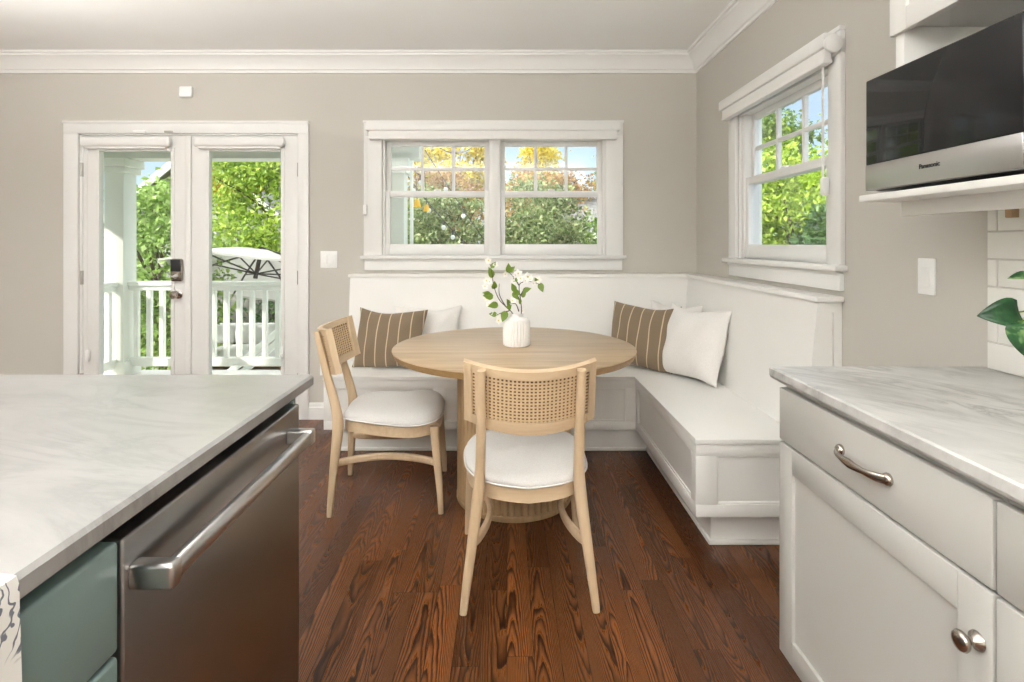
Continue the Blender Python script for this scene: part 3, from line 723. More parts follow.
branch('flowering twig in the ribbed vase arching up to the left',
  [[(.004, 0, .03), vo(330, 420), vo(280, 360, -.01), vo(235, 310, -.01), vo(205, 230, -.005), vo(190, 130, 0), vo(172, 75, .01)],
   [vo(280, 360, -.01), vo(240, 290, .01), vo(238, 220, .02)], [vo(300, 385, -.01), vo(265, 390, -.03), vo(225, 405, -.035)]],
  [(vo(195, 180), (-.25, -.2, 1), .042), (vo(200, 300), (-.7, -.3, .15), .040), (vo(205, 250), (.1, -.4, .6), .034), (vo(230, 345, -.01), (-.8, -.4, -.1), .040),
   (vo(280, 385, -.03), (-.35, -.5, -.9), .042), (vo(290, 370, -.02), (.3, -.6, .35), .030), (vo(225, 405, -.035), (-.9, -.1, .15), .030), (vo(185, 285), (-.9, -.2, .3), .032), (vo(300, 350, -.02), (-.2, -.5, .8), .030), (vo(190, 120), (.5, -.2, .8), .028)],
  [(vo(172, 75, .01), .017), (vo(160, 200), .016), (vo(150, 235), .014), (vo(180, 205, -.01), .014), (vo(160, 310), .015), (vo(175, 345, -.01), .014), (vo(150, 285), .013), (vo(235, 440, -.04), .016), (vo(205, 400, -.03), .013), (vo(215, 100), .013), (vo(320, 320, -.02), .015), (vo(295, 325, -.02), .012), (vo(230, 410, -.03), .012)], 2)
branch('flowering twig in the ribbed vase rising and bending to the right',
  [[(.006, 0, .03), vo(375, 405), vo(372, 330), vo(362, 230), vo(395, 205, -.01), vo(440, 205, -.01), vo(495, 225, 0)],
   [vo(372, 330), vo(340, 270, -.01), vo(325, 240, -.01)], [vo(362, 230), vo(330, 180, .01), vo(300, 150, .01)], [vo(370, 290), vo(395, 245, -.01)], [vo(360, 390), vo(340, 345, .015), vo(300, 345, .02)]],
  [(vo(300, 150, .01), (-.1, -.2, 1), .036), (vo(300, 145, .01), (.7, -.3, .7), .030), (vo(490, 215), (.25, -.3, -.8), .036), (vo(385, 265, -.01), (.8, -.3, .4), .034), (vo(335, 265, -.01), (-.3, -.3, .9), .034), (vo(355, 290, -.01), (-.5, -.3, .8), .036),
   (vo(378, 300), (.5, -.3, .7), .028), (vo(325, 190, .01), (.6, -.4, -.1), .030), (vo(370, 340, -.01), (-.2, -.6, .8), .026), (vo(470, 210), (-.2, -.5, .6), .024), (vo(325, 270, -.01), (.5, -.3, -.7), .034)],
  [(vo(355, 155, -.01), .019), (vo(370, 185, -.015), .017), (vo(415, 175, -.01), .020), (vo(430, 190, -.015), .015), (vo(340, 165, 0), .015), (vo(400, 200, -.02), .014), (vo(480, 195), .016), (vo(450, 215, -.01), .012), (vo(275, 160, .01), .013), (vo(380, 390, .02), .013), (vo(325, 205), .012)], 4)

# ------------------------------------------------------------------ cane dining chairs
def make_chair():
    r = thing('cane_chair', '', 'chair')
    tau = R(12.5); A = Vector((0, -math.sin(tau), math.cos(tau))); Nn = Vector((0, -math.cos(tau), -math.sin(tau)))
    O = Vector((0, -.222, .660)); HW, HH, SAG = .224, .216, .088
    def pb(s, h, c=0.0): return O + Vector((s, 0, 0)) + A * h + Nn * (SAG * (1 - (s / HW) ** 2) + c)
    # rear legs run up as the back uprights
    for sx in (-1, 1):
        b = B(); st = pb(sx * .166, HH - .004, .031); sb = pb(sx * .167, .01, .031)
        sweep(b, [(sx * .229, -.262, .0), (sx * .222, -.259, .06), (sx * .198, -.247, .24), (sx * .178, -.236, .40), (sx * .171, -.250, .50), tuple(sb), tuple((st + sb) / 2), tuple(st)],
              [(.0125, .0125), (.0145, .0150), (.0185, .020), (.0215, .0255), (.0180, .0215), (.0165, .0175), (.0160, .0155), (.0150, .0125)], 16, 3.2, up=(1, 0, 0), smooth_k=5)
        mk('rear_leg', b, M['beech'], r, 50)
    for sx in (-1, 1):
        b = B()
        sweep(b, [(sx * .238, .252, .0), (sx * .233, .246, .10), (sx * .221, .228, .30), (sx * .216, .220, .405)], [(.0120, .0120), (.0150, .0150), (.0200, .0200), (.0215, .0215)], 16, 3.2, up=(1, 0, 0), smooth_k=4)
        mk('front_leg', b, M['beech'], r, 50)
        b = B(); pts = []
        for k in range(17):
            t = k / 16; bow = .072 * math.sin(math.pi * t) ** .8
            pts.append((sx * (.197 + .028 * t - bow), -.246 + .482 * t, .232 + .006 * math.sin(math.pi * t)))
        sweep(b, pts, [(.017, .010)], 12, 4, up=(0, 0, 1)); mk('stretcher', b, M['beech'], r, 50)
    # seat outline
    N = 72
    def outline(k, grow=0.0):
        t = 2 * math.pi * k / N; c, s = math.cos(t), math.sin(t); e = 2 / 3.4
        yy = math.copysign(abs(s) ** e, s); xx = math.copysign(abs(c) ** e, c)
        hw = .212 + .042 * (yy + 1) / 2
        return xx * (hw + grow), .012 + yy * (.242 + grow)
    def zedge(x, y):
        q = abs(x) / .23
        return .424 + .012 * math.sin((y - .01) / .24 * 2.6 + .6) * -min(1, q) - .012 * (1 - min(1, q)) * (y < 0) * min(1, -y / .2)
    b = B(); rings = []
    for g, dz in ((-.020, -.002), (-.004, -.002), (-.004, -.056), (-.022, -.060), (-.030, -.058), (-.030, -.004)):
        rings.append([Vector((*outline(k, g), zedge(*outline(k, g)) + dz)) for k in range(N)])
    loft(b, rings, cap=False, closed=True); mk('seat_rail', b, M['beechx'], r, 40)
    b = B(); rings = []
    prof = [(0.0, .052), (.25, .0515), (.5, .049), (.70, .045), (.84, .0385), (.93, .030), (.98, .019), (1.0, .008), (.99, .001), (.96, -.002)]
    for rho, dz in prof[::-1]:
        ring = []
        for k in range(N):
            x, y = outline(k, .004); x *= max(rho, .01); y = .012 + (y - .012) * max(rho, .01)
            ze = zedge(*outline(k, 0))
            zc = ze * rho + .424 * (1 - rho)
            sad = .010 * (abs(x) / .2) ** 2 * (y > 0) * min(1, y / .15)
            ring.append(Vector((x, y, zc + dz + sad * (1 - rho ** 6) + .012 * (y / .25) * (1 - rho ** 4))))
        rings.append(ring)
    loft(b, rings); cu = mk('seat_cushion', b, M['seat'], r, 60)
    b = B(); pts = [Vector((*outline(k, .0055), zedge(*outline(k, 0)) + .002)) for k in range(N)]
    rg = []
    for k in range(N):
        tdir = (pts[(k + 1) % N] - pts[k - 1]).normalized(); a = Vector((0, 0, 1)); bb = tdir.cross(a)
        rg.append([pts[k] + a * .0032 * math.cos(j * math.pi / 3) + bb * .0032 * math.sin(j * math.pi / 3) for j in range(6)])
    loft(b, rg, closed=True); mk('piping', b, M['piping'], cu, 60)
    # curved back frame: rails and side posts
    b = B(); K = 28
    def rail(h0, h1, arch):
        rings = []
        for i in range(K + 1):
            s = -HW + 2 * HW * i / K; a = arch * (1 - (s / HW) ** 2)
            cor = [(h0 - a * (arch > 0), -.012), (h0 - a * (arch > 0), .014), (h1, .014), (h1, -.012)]
            rings.append([pb(s, h, c) for h, c in cor])
        return rings
    loft(b, rail(HH - .030, HH, 0)); loft(b, rail(.0, .032, .010))
    bmesh.ops.bevel(b, geom=[e for e in b.edges if e.calc_face_angle(0) > .8], offset=.004, segments=2, affect='EDGES', profile=.5)
    mk('back_rail', b, M['beechx'], r, 40)
    for sx in (-1, 1):
        b = B(); rings = []
        for h in (.0, HH * .5, HH):
            rings.append([pb(sx * s, h, c) for s, c in ((HW + .003, -.014), (HW + .003, .016), (HW - .024, .016), (HW - .024, -.014))])
        loft(b, rings); bmesh.ops.bevel(b, geom=[e for e in b.edges if e.calc_face_angle(0) > .8], offset=.004, segments=2, affect='EDGES', profile=.5)
        mk('back_post', b, M['beech'], r, 40)
    # woven cane: real strands round open holes
    b = B(); nx, nz = 29, 13; hole = .55
    su = [];
    for i in range(nx):
        for q in (0, 1 - hole): su.append((i + q) / nx)
    su.append(1.0 + (1 - hole) / nx); sv = []
    for j in range(nz):
        for q in (0, 1 - hole): sv.append((j + q) / nz)
    sv.append(1.0 + (1 - hole) / nz)
    S0, S1, H0, H1 = -(HW - .022), HW - .022, .026, HH - .028
    for off in (.008, -.006):          # caned on both faces of a thin backing board
        if off < 0: b = B()
        vg = [[b.verts.new(pb(S0 + (S1 - S0) * u / su[-1], H0 + (H1 - H0) * v / sv[-1], off + .0010 * math.sin(i * math.pi / 2 + .8) * math.cos(j * math.pi / 2))) for j, v in enumerate(sv)] for i, u in enumerate(su)]
        for i in range(len(su) - 1):
            for j in range(len(sv) - 1):
                if i % 2 == 1 and j % 2 == 1: continue
                b.faces.new((vg[i][j], vg[i + 1][j], vg[i + 1][j + 1], vg[i][j + 1]))
        cane = mk('cane_panel', b, M['cane'], r)
        md = cane.modifiers.new('thick', 'SOLIDIFY'); md.thickness = .0026; md.offset = 0
    b = B(); loft(b, [[pb(-(HW - .02) + 2 * (HW - .02) * i / 24, h, c) for h, c in ((.025, -.0015), (.025, .0035), (HH - .026, .0035), (HH - .026, -.0015))] for i in range(25)]); mk('cane_backing', b, M['backing'], r)  # inferred backing; its dark brown also carries the depth shade behind the holes
    return r
ch1 = make_chair()
ch1['label'] = 'cane-back wooden chair seen from behind at the front of the round table'
ch1['group'] = 'cane chairs at the round table'
ch2 = copy_tree(ch1)
ch2['label'] = 'cane-back wooden chair turned sideways at the left of the round table'
ch1.location = (.072, 2.118, 0); ch1.rotation_euler = (0, 0, R(1.5))
ch2.location = (-.580, 2.755, 0); ch2.rotation_euler = (0, 0, R(-85.5))

# ------------------------------------------------------------------ right-hand base cabinets
CX, CYE, CZ = .773, 1.535, .872      # face x, far end y, top of cabinet
def shaker_door(bm, y0, y1, z0, z1, x, fw=.068, th=.020):
    box(bm, x + .009, x + th, y0 + .01, y1 - .01, z0 + .01, z1 - .01)
    for a, c, d, e in ((y0, y0 + fw, z0, z1), (y1 - fw, y1, z0, z1), (y0 + fw, y1 - fw, z0, z0 + fw), (y0 + fw, y1 - fw, z1 - fw, z1)): box(bm, x, x + th, a, c, d, e, .0025)
def bow_pull(name, yc, zc, x, parent, L=.078):
    b = B(); pts = []
    for k in range(13):
        t = -1 + k / 6; pts.append((x - .008 - .024 * (1 - t * t) ** .6, yc + L * t, zc))
    sz = [(.010, .0055), (.0085, .0052), (.0065, .005), (.0085, .0055), (.0105, .0062), (.0085, .0055), (.0065, .005), (.0085, .0052), (.010, .0055)]
    sweep(b, pts, sz, 14, 2.2, up=(0, 0, 1))
    for s in (-1, 1):
        lathe(b, [(0, 0), (.0125, 0), (.0135, .003), (.012, .008), (.0075, .012), (0, .013)], 18, Matrix.Translation((x, yc + s * L, zc)) @ Matrix.Rotation(R(-90), 4, 'Y'))
    return mk(name, b, M['nickel'], parent, 50)
def flared_knob(yc, zc, x, parent):
    b = B(); lathe(b, [(0, 0), (.0145, 0), (.016, .002), (.0145, .006), (.008, .011), (.0065, .016), (.0085, .020), (.0155, .025), (.017, .029), (.0145, .034), (.007, .0365), (0, .037)], 24, Matrix.Translation((x, yc, zc)) @ Matrix.Rotation(R(-90), 4, 'Y'))
    return mk('knob', b, M['nickel'], parent, 50)
def base_unit(label, y0, y1, pull, knob_y):
    r = thing('base_cabinet', label, 'cabinet', (1.07, (y0 + y1) / 2, 0))
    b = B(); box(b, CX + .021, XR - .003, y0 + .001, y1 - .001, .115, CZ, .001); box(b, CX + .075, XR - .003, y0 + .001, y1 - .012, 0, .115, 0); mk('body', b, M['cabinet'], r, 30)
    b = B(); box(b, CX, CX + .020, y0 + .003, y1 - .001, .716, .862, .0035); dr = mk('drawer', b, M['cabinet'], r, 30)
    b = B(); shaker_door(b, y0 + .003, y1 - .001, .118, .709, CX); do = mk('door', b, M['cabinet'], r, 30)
    if pull is not None: bow_pull('pull_handle', pull, .792, CX, dr)
    if knob_y is not None: flared_knob(knob_y, .618, CX, do)
base_unit('white base cabinet nearest the bench with bow-handled drawer and panelled door', .857, CYE, 1.17, .885)
base_unit('white base cabinet at the right edge, cut by the frame, beside the bow-handled unit', .20, .855, .53, .235)
b = B(); x0 = .754
rows = [(x0 + .004, .902 - .016), (x0, .890), (x0, .911), (x0 + .004, .915)]
ct = [(x0 + .026, CZ), (x0 + .026, .878), (x0 + .010, .881), (x0 + .003, .886), (x0, .892), (x0, .911), (x0 + .004, .915), (XR - .001, .915), (XR - .001, CZ)]
prism(b, ct, 'Y', .15, 1.553); tag(recenter(mk('countertop', b, M['marble_counter'], None, 25), (1.06, .85, CZ)), 'grey-veined white marble countertop on the white base cabinets, right', 'countertop')

# tile backsplash
b = B(); y1, zz = 1.528, .916
row = 0
while zz < 1.40:
    off = 0 if row % 2 == 0 else -.077
    yy = y1
    first = True
    while yy > .2:
        w = .152 if not (first and row % 2 == 1) else .030
        h = min(.0745, 1.42 - zz)
        box(b, XR - .010, XR - .001, yy - w, yy, zz, zz + h, .003); yy -= w + .003; first = False
    zz += .0775; row += 1
tl = mk('wall_tiles', b, M['tile'], None, 30); tl['kind'] = 'structure'
b = B(); box(b, XR - .0055, XR - .0005, .2, y1, .9155, 1.42); g = mk('tile_grout', b, M['grout'], tl)

# ------------------------------------------------------------------ shelf, microwave, upper cabinet
shelf = thing('shelf', 'white wooden shelf carrying the microwave on the right wall', 'shelf', (1.2, 1.25, 1.388))
b = B(); box(b, 1.020, XR - .002, .30, 1.566, 1.388, 1.407, .003); mk('shelf_board', b, M['bench'], shelf, 30)
b = B(); box(b, 1.130, 1.150, .30, 1.548, 1.347, 1.3885, .002); mk('shelf_apron', b, M['bench'], shelf, 30)
b = B(); box(b, XR - .03, XR - .003, 1.432, 1.452, 1.338, 1.388, .002); mk('wood_cleat', b, M['tan'], shelf, 30)
MX, MY0, MY1, MZ0, MZ1 = 1.028, 1.042, 1.548, 1.413, 1.733
mw = thing('microwave', 'black glass and stainless microwave oven on the wall shelf', 'microwave', (1.19, 1.31, 1.407))
b = B(); box(b, MX + .022, XR - .015, MY0 + .004, MY1 - .004, MZ0 + .004, MZ1 - .003, .006); mk('oven_body', b, M['blackplastic'], mw, 30)
b = B(); box(b, MX, MX + .022, MY0 + .032, MY1, MZ0 + .078, MZ1, .004, 3); box(b, MX + .001, MX + .022, MY0, MY0 + .031, MZ0 + .006, MZ1, .003); dw = mk('oven_door', b, M['ovenglass'], mw, 30)
b = B(); box(b, MX - .002, MX + .021, MY0 + .032, MY1, MZ0 + .006, MZ0 + .0785, .003); mk('control_strip', b, M['microsteel'], mw, 30)
for fy in (MY0 + .06, MY1 - .08):
    b = B(); lathe(b, [(.014, 0), (.016, .001), (.013, .010)], 14, Matrix.Translation((MX + .06, fy, 1.407))); mk('foot', b, M['blackplastic'], mw, 30)
tc = bpy.data.curves.new('lettering', 'FONT'); tc.body = 'Panasonic'; tc.size = .0165; tc.extrude = .0006; tc.align_x = 'CENTER'; tc.align_y = 'CENTER'; tc.offset = .00035
tc.materials.append(M['blackplastic'])
tmp = bpy.data.objects.new('lettering_curve', tc); lk(tmp); bpy.context.view_layer.update()
to = bpy.data.objects.new('lettering', bpy.data.meshes.new_from_object(tmp.evaluated_get(bpy.context.evaluated_depsgraph_get()))); lk(to)
bpy.data.objects.remove(tmp); bpy.data.curves.remove(tc)
to.matrix_world = Matrix.Translation((MX - .0024, 1.312, MZ0 + .046)) @ Matrix(((0, 0, -1, 0), (-1, 0, 0, 0), (0, 1, 0, 0), (0, 0, 0, 1)))
to.parent = mw; to.matrix_parent_inverse = Matrix.Translation(-ORIG[mw])
UX = 1.083
uc = thing('upper_cabinet', 'white wall cabinet with panelled door above the microwave', 'cabinet', (1.22, 1.2, 1.858))
b = B(); box(b, UX + .021, XR - .002, .30, 1.526, 1.868, ZC - .14, .002); mk('body', b, M['bench'], uc, 30)
b = B(); shaker_door(b, 1.105, 1.530, 1.852, ZC - .15, UX, .062); mk('door', b, M['bench'], uc, 30)
b = B(); shaker_door(b, .68, 1.102, 1.852, ZC - .15, UX, .062); mk('door', b, M['bench'], uc, 30)
b = B(); box(b, UX + .012, XR - .002, 1.490, 1.522, 1.407, 1.868, .002); mk('side_panel', b, M['bench'], uc, 30)
b = B(); box(b, XR - .014, XR - .002, .30, 1.490, 1.407, 1.868, 0); mk('back_panel', b, M['bench'], uc, 30)

# plant on the counter
pl = thing('potted_plant', 'variegated trailing houseplant at the right edge on the marble counter', 'plant', (1.215, 1.16, .916))
b = B(); lathe(b, [(0, 0), (.045, 0), (.050, .005), (.062, .10), (.064, .105), (.058, .105), (.055, .09), (0, .088)], 32, Matrix.Translation((1.215, 1.16, .916))); mk('pot', b, M['vase'], pl, 40)
def heart_leaf(b, tip_from, d, nrm, L, W):
    d = Vector(d).normalized(); nrm = Vector(nrm); side = d.cross(nrm).normalized(); nn = side.cross(d); p = Vector(tip_from); prev = None
    for i in range(9):
        t = i / 8; w = W / 2 * (max(0, math.sin(math.pi * (t * .88 + .12) ** .62))) ** .8 if i < 8 else .0004
        c = p + d * L * t - nn * .22 * L * t * t
        cur = [b.verts.new(c + side * w * q + nn * .22 * w * abs(q) ** 1.5) for q in (-1, -.5, 0, .5, 1)]
        if prev:
            for k in range(4): b.faces.new((prev[k], prev[k + 1], cur[k + 1], cur[k]))
        prev = cur
base_p = Vector((1.215, 1.16, 1.01))
for (px, py, dd, dv, nv, L, W) in ((1019, 312, 1.27, (-1, .12, -.10), (-.25, -1, .30), .080, .070), (1019, 322, 1.24, (.20, -.1, -1), (-.5, -.9, .2), .085, .060), (1032, 276, 1.25, (-1, 0, .05), (-.2, -.6, .8), .05, .03), (1042, 320, 1.18, (-.2, -.5, .7), (-.6, -.7, .2), .075, .055), (1040, 345, 1.10, (-.3, -.4, -.6), (-.6, -.7, .3), .075, .05)):
    p = at(px, py, dd)
    b = B(); heart_leaf(b, p, dv, nv, L, W); lf = mk('leaf', b, M['leaf_pothos'], pl, 60, False)
    md = lf.modifiers.new('thick', 'SOLIDIFY'); md.thickness = .0008
    b = B(); mid = (base_p + p) / 2 + Vector((0, 0, .05)); sweep(b, [base_p, mid, p], [.0028, .0022, .0018], 7, smooth_k=6); mk('stem', b, M['leaf_branch'], pl, 60)

# ------------------------------------------------------------------ island with dishwasher
IX, IYE = -.522, 1.461
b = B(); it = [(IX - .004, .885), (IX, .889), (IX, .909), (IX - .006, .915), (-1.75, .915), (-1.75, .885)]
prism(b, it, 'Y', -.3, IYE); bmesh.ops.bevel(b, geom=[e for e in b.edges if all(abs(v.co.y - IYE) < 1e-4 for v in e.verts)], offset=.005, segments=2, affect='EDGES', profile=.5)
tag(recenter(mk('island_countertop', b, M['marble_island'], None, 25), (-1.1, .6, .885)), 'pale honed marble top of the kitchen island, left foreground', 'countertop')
DX, DY0, DY1 = -.540, .757, 1.407
isl = thing('island_cabinet', 'teal painted island cabinet with drawers at the lower left', 'cabinet', (-1.1, .6, 0))
b = B()
box(b, -1.70, -.575, -.25, DY0 - .006, .10, .884, .001); box(b, -1.70, -1.16, DY0 - .006, 1.43, .10, .884, .001); box(b, -1.16, -.56, 1.412, 1.43, .0, .884, .001)
box(b, -1.66, -.62, -.25, DY0 - .01, 0, .10, 0); mk('body', b, M['teal'], isl, 30)
for z0, z1 in ((.708, .860), (.412, .702), (.112, .406)):
    b = B(); box(b, -.575, -.535, .12, DY0 - .012, z0, z1, .006, 3); mk('drawer', b, M['teal'], isl, 40)
dw = thing('dishwasher', 'stainless steel dishwasher with long bar handle built into the island', 'dishwasher', (-.85, 1.08, 0))
b = B(); box(b, -1.14, -.585, DY0, DY1, .02, .865, .002); mk('tub_body', b, M['dark'], dw, 30)
b = B(); box(b, -.585, DX, DY0 + .002, DY1 - .002, .105, .853, .005, 3); mk('door', b, M['steel'], dw, 40)
b = B(); box(b, -.60, -.565, DY0 + .004, DY1 - .004, .0, .095, .002); mk('kick_plate', b, M['dark'], dw, 30)
b = B(); hx, hz = -.490, .792
sweep(b, [(hx, .786, hz), (hx, .79, hz), (hx, 1.326, hz), (hx, 1.33, hz)], [(.0135, .010), (.0155, .012), (.0155, .012), (.0135, .010)], 20, 2.6, up=(0, 0, 1)); hd = mk('handle', b, M['steelbar'], dw, 40)
for yy in (.782, 1.334):
    b = B(); box(b, DX - .002, hx + .0135, yy - .013, yy + .013, hz - .0185, hz + .0185, .006, 3); mk('handle_bracket', b, M['steelbar'], hd, 40)
# towel hung over the island edge
b = B(); rings = []
prof = [(-.80, .9155), (-.60, .9155), (-.535, .9157), (IX - .002, .9148), (IX + .001, .908), (IX + .0015, .885), (IX + .002, .80), (IX + .003, .70), (IX + .004, .55)]
prof2 = [(x, z + .004) if i < 3 else (x + .0045, z + (.003 if i == 3 else 0)) for i, (x, z) in enumerate(prof)]
pp = prof + prof2[::-1]
for k in range(12):
    y = .20 + .372 * k / 11
    rings.append([Vector((x + .002 * math.sin(k * 1.3) * (z < .85), y, z)) for x, z in pp])
loft(b, rings); tag(recenter(mk('tea_towel', b, M['towel'], None, 50), (-.52, .4, .92)), 'white tea towel with dark scroll print draped over the island edge', 'towel')

# ------------------------------------------------------------------ outside: porch
b = B(); box(b, -5.2, -.85, YB + TH, 5.62, -.14, -.05); struct('porch_floor', b, M['concrete'])
b = B(); box(b, -5.4, -.80, YB + TH, 5.75, 2.36, 2.46); struct('porch_ceiling', b, M['soffit'])
b = B(); box(b, -5.4, -.86, 5.30, 5.52, 2.10, 2.36, .004); box(b, -5.4, -.80, 5.28, 5.56, 2.33, 2.36, .004); struct('porch_beam', b, M['soffit'], 30)
b = B(); box(b, -60, 60, YB + TH + .01, 90, -1.25, -1.05); struct('ground_lawn', b, M['lawn'])
b = B(); box(b, -9, 2.0, 5.7, 10.6, -1.06, -1.0); struct('patio_slab', b, M['concrete'])
def column(label, x0, x1, y0, y1):
    r = thing('porch_column', label, 'column', ((x0 + x1) / 2, (y0 + y1) / 2, -.05))
    b = B(); box(b, x0, x1, y0, y1, -.05, 2.10, .004); mk('shaft', b, M['exterior'], r, 30)
    b = B(); box(b, x0 - .05, x1 + .05, y0 - .05, y1 + .05, 2.02, 2.10, .006); box(b, x0 - .03, x1 + .03, y0 - .03, y1 + .03, 1.96, 2.02, .006); mk('capital', b, M['exterior'], r, 30)
    b = B(); box(b, x0 - .03, x1 + .03, y0 - .03, y1 + .03, -.05, .10, .006); mk('base', b, M['exterior'], r, 30)
column('square white porch column seen through the left french door', -3.955, -3.765, 5.30, 5.49)
column('square pale porch column at the left edge of the wide back window', -1.20, -1.01, 5.30, 5.49)
r = thing('downspout', 'thin white downspout beside the porch column outside the back window', 'downspout', (-.955, 5.45, -.05))
b = B(); box(b, -.975, -.945, 5.42, 5.46, -.05, 2.36, .006); mk('pipe', b, M['rail'], r, 30)
b = B(); box(b, -.985, -.935, 5.415, 5.465, 1.5, 1.52, .002); mk('strap', b, M['rail'], r, 30)
def railing(label, p0, p1, n, z0=.04, z1=.89):
    r = thing('porch_railing', label, 'railing', tuple((Vector(p0) + Vector(p1)) / 2))
    p0, p1 = Vector(p0), Vector(p1); d = (p1 - p0).normalized()
    b = B(); sweep(b, [p0 + Vector((0, 0, z1 - .025 - p0.z)), p1 + Vector((0, 0, z1 - .025 - p1.z))], [(.025, .045)], 12, 5, up=(0, 0, 1)); sweep(b, [p0 + Vector((0, 0, z1 - .07 - p0.z)), p1 + Vector((0, 0, z1 - .07 - p1.z))], [(.025, .028)], 8, 6, up=(0, 0, 1)); mk('top_rail', b, M['rail'], r, 30)
    b = B(); sweep(b, [p0 + Vector((0, 0, z0 + .045 - p0.z)), p1 + Vector((0, 0, z0 + .045 - p1.z))], [(.045, .03)], 8, 6, up=(0, 0, 1)); mk('bottom_rail', b, M['rail'], r, 30)
    for k in range(n):
        p = p0 + (p1 - p0) * (k + .5) / n
        b = B(); box(b, p.x - .022, p.x + .022, p.y - .022, p.y + .022, z0 + .08, z1 - .08, .003); mk('baluster', b, M['rail'], r, 30)
railing('white porch railing with square balusters seen through both french doors', (-3.765, 5.40, -.05), (-1.20, 5.40, -.05), 20)
railing('white side railing of the porch beyond the left column, by the door edge', (-3.86, 4.10, -.05), (-3.86, 5.30, -.05), 9)
# stair handrail going down from the porch
r = thing('stair_railing', 'white sloping stair handrail behind the porch balusters', 'railing', (-3.0, 6.0, -1.0))
b = B()
for dz in (.02, -.10): sweep(b, [(-1.7, 6.0, .98 + dz), (-3.95, 6.0, -.92 + dz)], [(.035, .03)], 8, 6, up=(0, 0, 1))
mk('handrail', b, M['rail'], r, 30)
for x, z in ((-1.75, .95), (-3.85, -.72)):
    b = B(); box(b, x - .05, x + .05, 5.95, 6.05, -1.0, z + .05, .006); mk('post', b, M['rail'], r, 30)

# cantilever umbrella
U = Vector((-4.20, 9.0, .66)); tilt = R(-21)
um = thing('patio_umbrella', 'tilted off-white patio umbrella with dark ribs beyond the railing', 'umbrella', (U.x, U.y, -1.0))
Ru = Matrix.Translation(U) @ Matrix.Rotation(R(-6), 4, 'Z') @ Matrix.Rotation(tilt, 4, 'X')
apex = Vector((0, 0, .52)); NR = 8; RR = 1.42
def cp(k, t, dz=0):
    a = 2 * math.pi * k / NR; return Ru @ Vector((RR * t * math.cos(a), RR * t * math.sin(a), .52 * (1 - t ** 1.25) + dz))
b = B(); top = b.verts.new(Ru @ (apex + Vector((0, 0, .01)))); prev = None
for t in (.25, .5, .75, 1.0):
    cur = []
    for k in range(NR):
        for q in range(4):
            p = cp(k, t).lerp(cp(k + 1, t), q / 4); cur.append(b.verts.new(p + (Ru.to_3x3() @ Vector((0, 0, .012 - .02 * math.sin(math.pi * q / 4) * t)))))
    m = len(cur)
    for j in range(m):
        if prev: b.faces.new((prev[j], prev[(j + 1) % m], cur[(j + 1) % m], cur[j]))
        else: b.faces.new((top, cur[(j + 1) % m], cur[j]))
    prev = cur
low = [b.verts.new(v.co + (Ru.to_3x3() @ Vector((0, 0, -.035)))) for v in prev]
for j in range(len(low)): b.faces.new((prev[j], prev[(j + 1) % m], low[(j + 1) % m], low[j]))
mk('canopy', b, M['canopy'], um, 30)
hub = Ru @ Vector((0, 0, .10))
for k in range(NR):
    b = B(); sweep(b, [Ru @ (apex + Vector((0, 0, -.01))), cp(k, .5, -.012), cp(k, 1, -.012)], [.016], 8); rb = mk('rib', b, M['darkmetal'], um, 40)
    b = B(); sweep(b, [hub, cp(k, .55, -.015)], [.013], 8); mk('strut', b, M['darkmetal'], rb, 40)
b = B(); sweep(b, [hub + (Ru.to_3x3() @ Vector((0, 0, -.08))), Ru @ apex], [.035], 12); mk('hub', b, M['darkmetal'], um, 40)
b = B(); sweep(b, [(U.x + .1, U.y + 1.75, -1.0), (U.x + .1, U.y + 1.75, .70), (U.x + .1, U.y + 1.5, .92), tuple(Ru @ (apex + Vector((0, 0, .02))))], [.045], 12); mk('mast', b, M['darkmetal'], um, 40)

# outdoor sofa under the umbrella
so = thing('outdoor_sofa', 'pale cushioned outdoor sofa low beneath the patio umbrella', 'sofa', (-4.85, 9.9, -1.0))
b = B(); box(b, -5.75, -3.95, 9.55, 10.35, -.92, -.80, .01)
for x in (-5.7, -4.0):
    for y in (9.6, 10.3): box(b, x - .03, x + .03, y - .03, y + .03, -1.0, -.92, .004)
mk('frame', b, M['fencewood'], so, 30)
for x0, x1 in ((-5.72, -5.13), (-5.12, -4.57), (-4.56, -3.98)):
    b = B(); box(b, x0, x1, 9.56, 10.2, -.80, -.62, .04, 3); mk('seat_cushion', b, M['sofa'], so, 40)
    b = B(); box(b, x0, x1, 10.12, 10.34, -.62, -.25, .05, 3); mk('back_cushion', b, M['sofa'], so, 40)

# fence
fe = thing('garden_fence', 'grey board garden fence with one tan post behind the porch railing', 'fence', (-6, 11.2, -1.05))
b = B()
for k in range(60):
    x = -11 + k * .15
    box(b, x, x + .14, 11.2, 11.225, -1.05, .45 + .02 * math.sin(k * 2.1), .003)
mk('boards', b, M['fencegrey'], fe, 30)
b = B(); box(b, -7.52, -7.36, 11.08, 11.2, -1.05, .16, .01); mk('post', b, M['fencewood'], fe, 30)

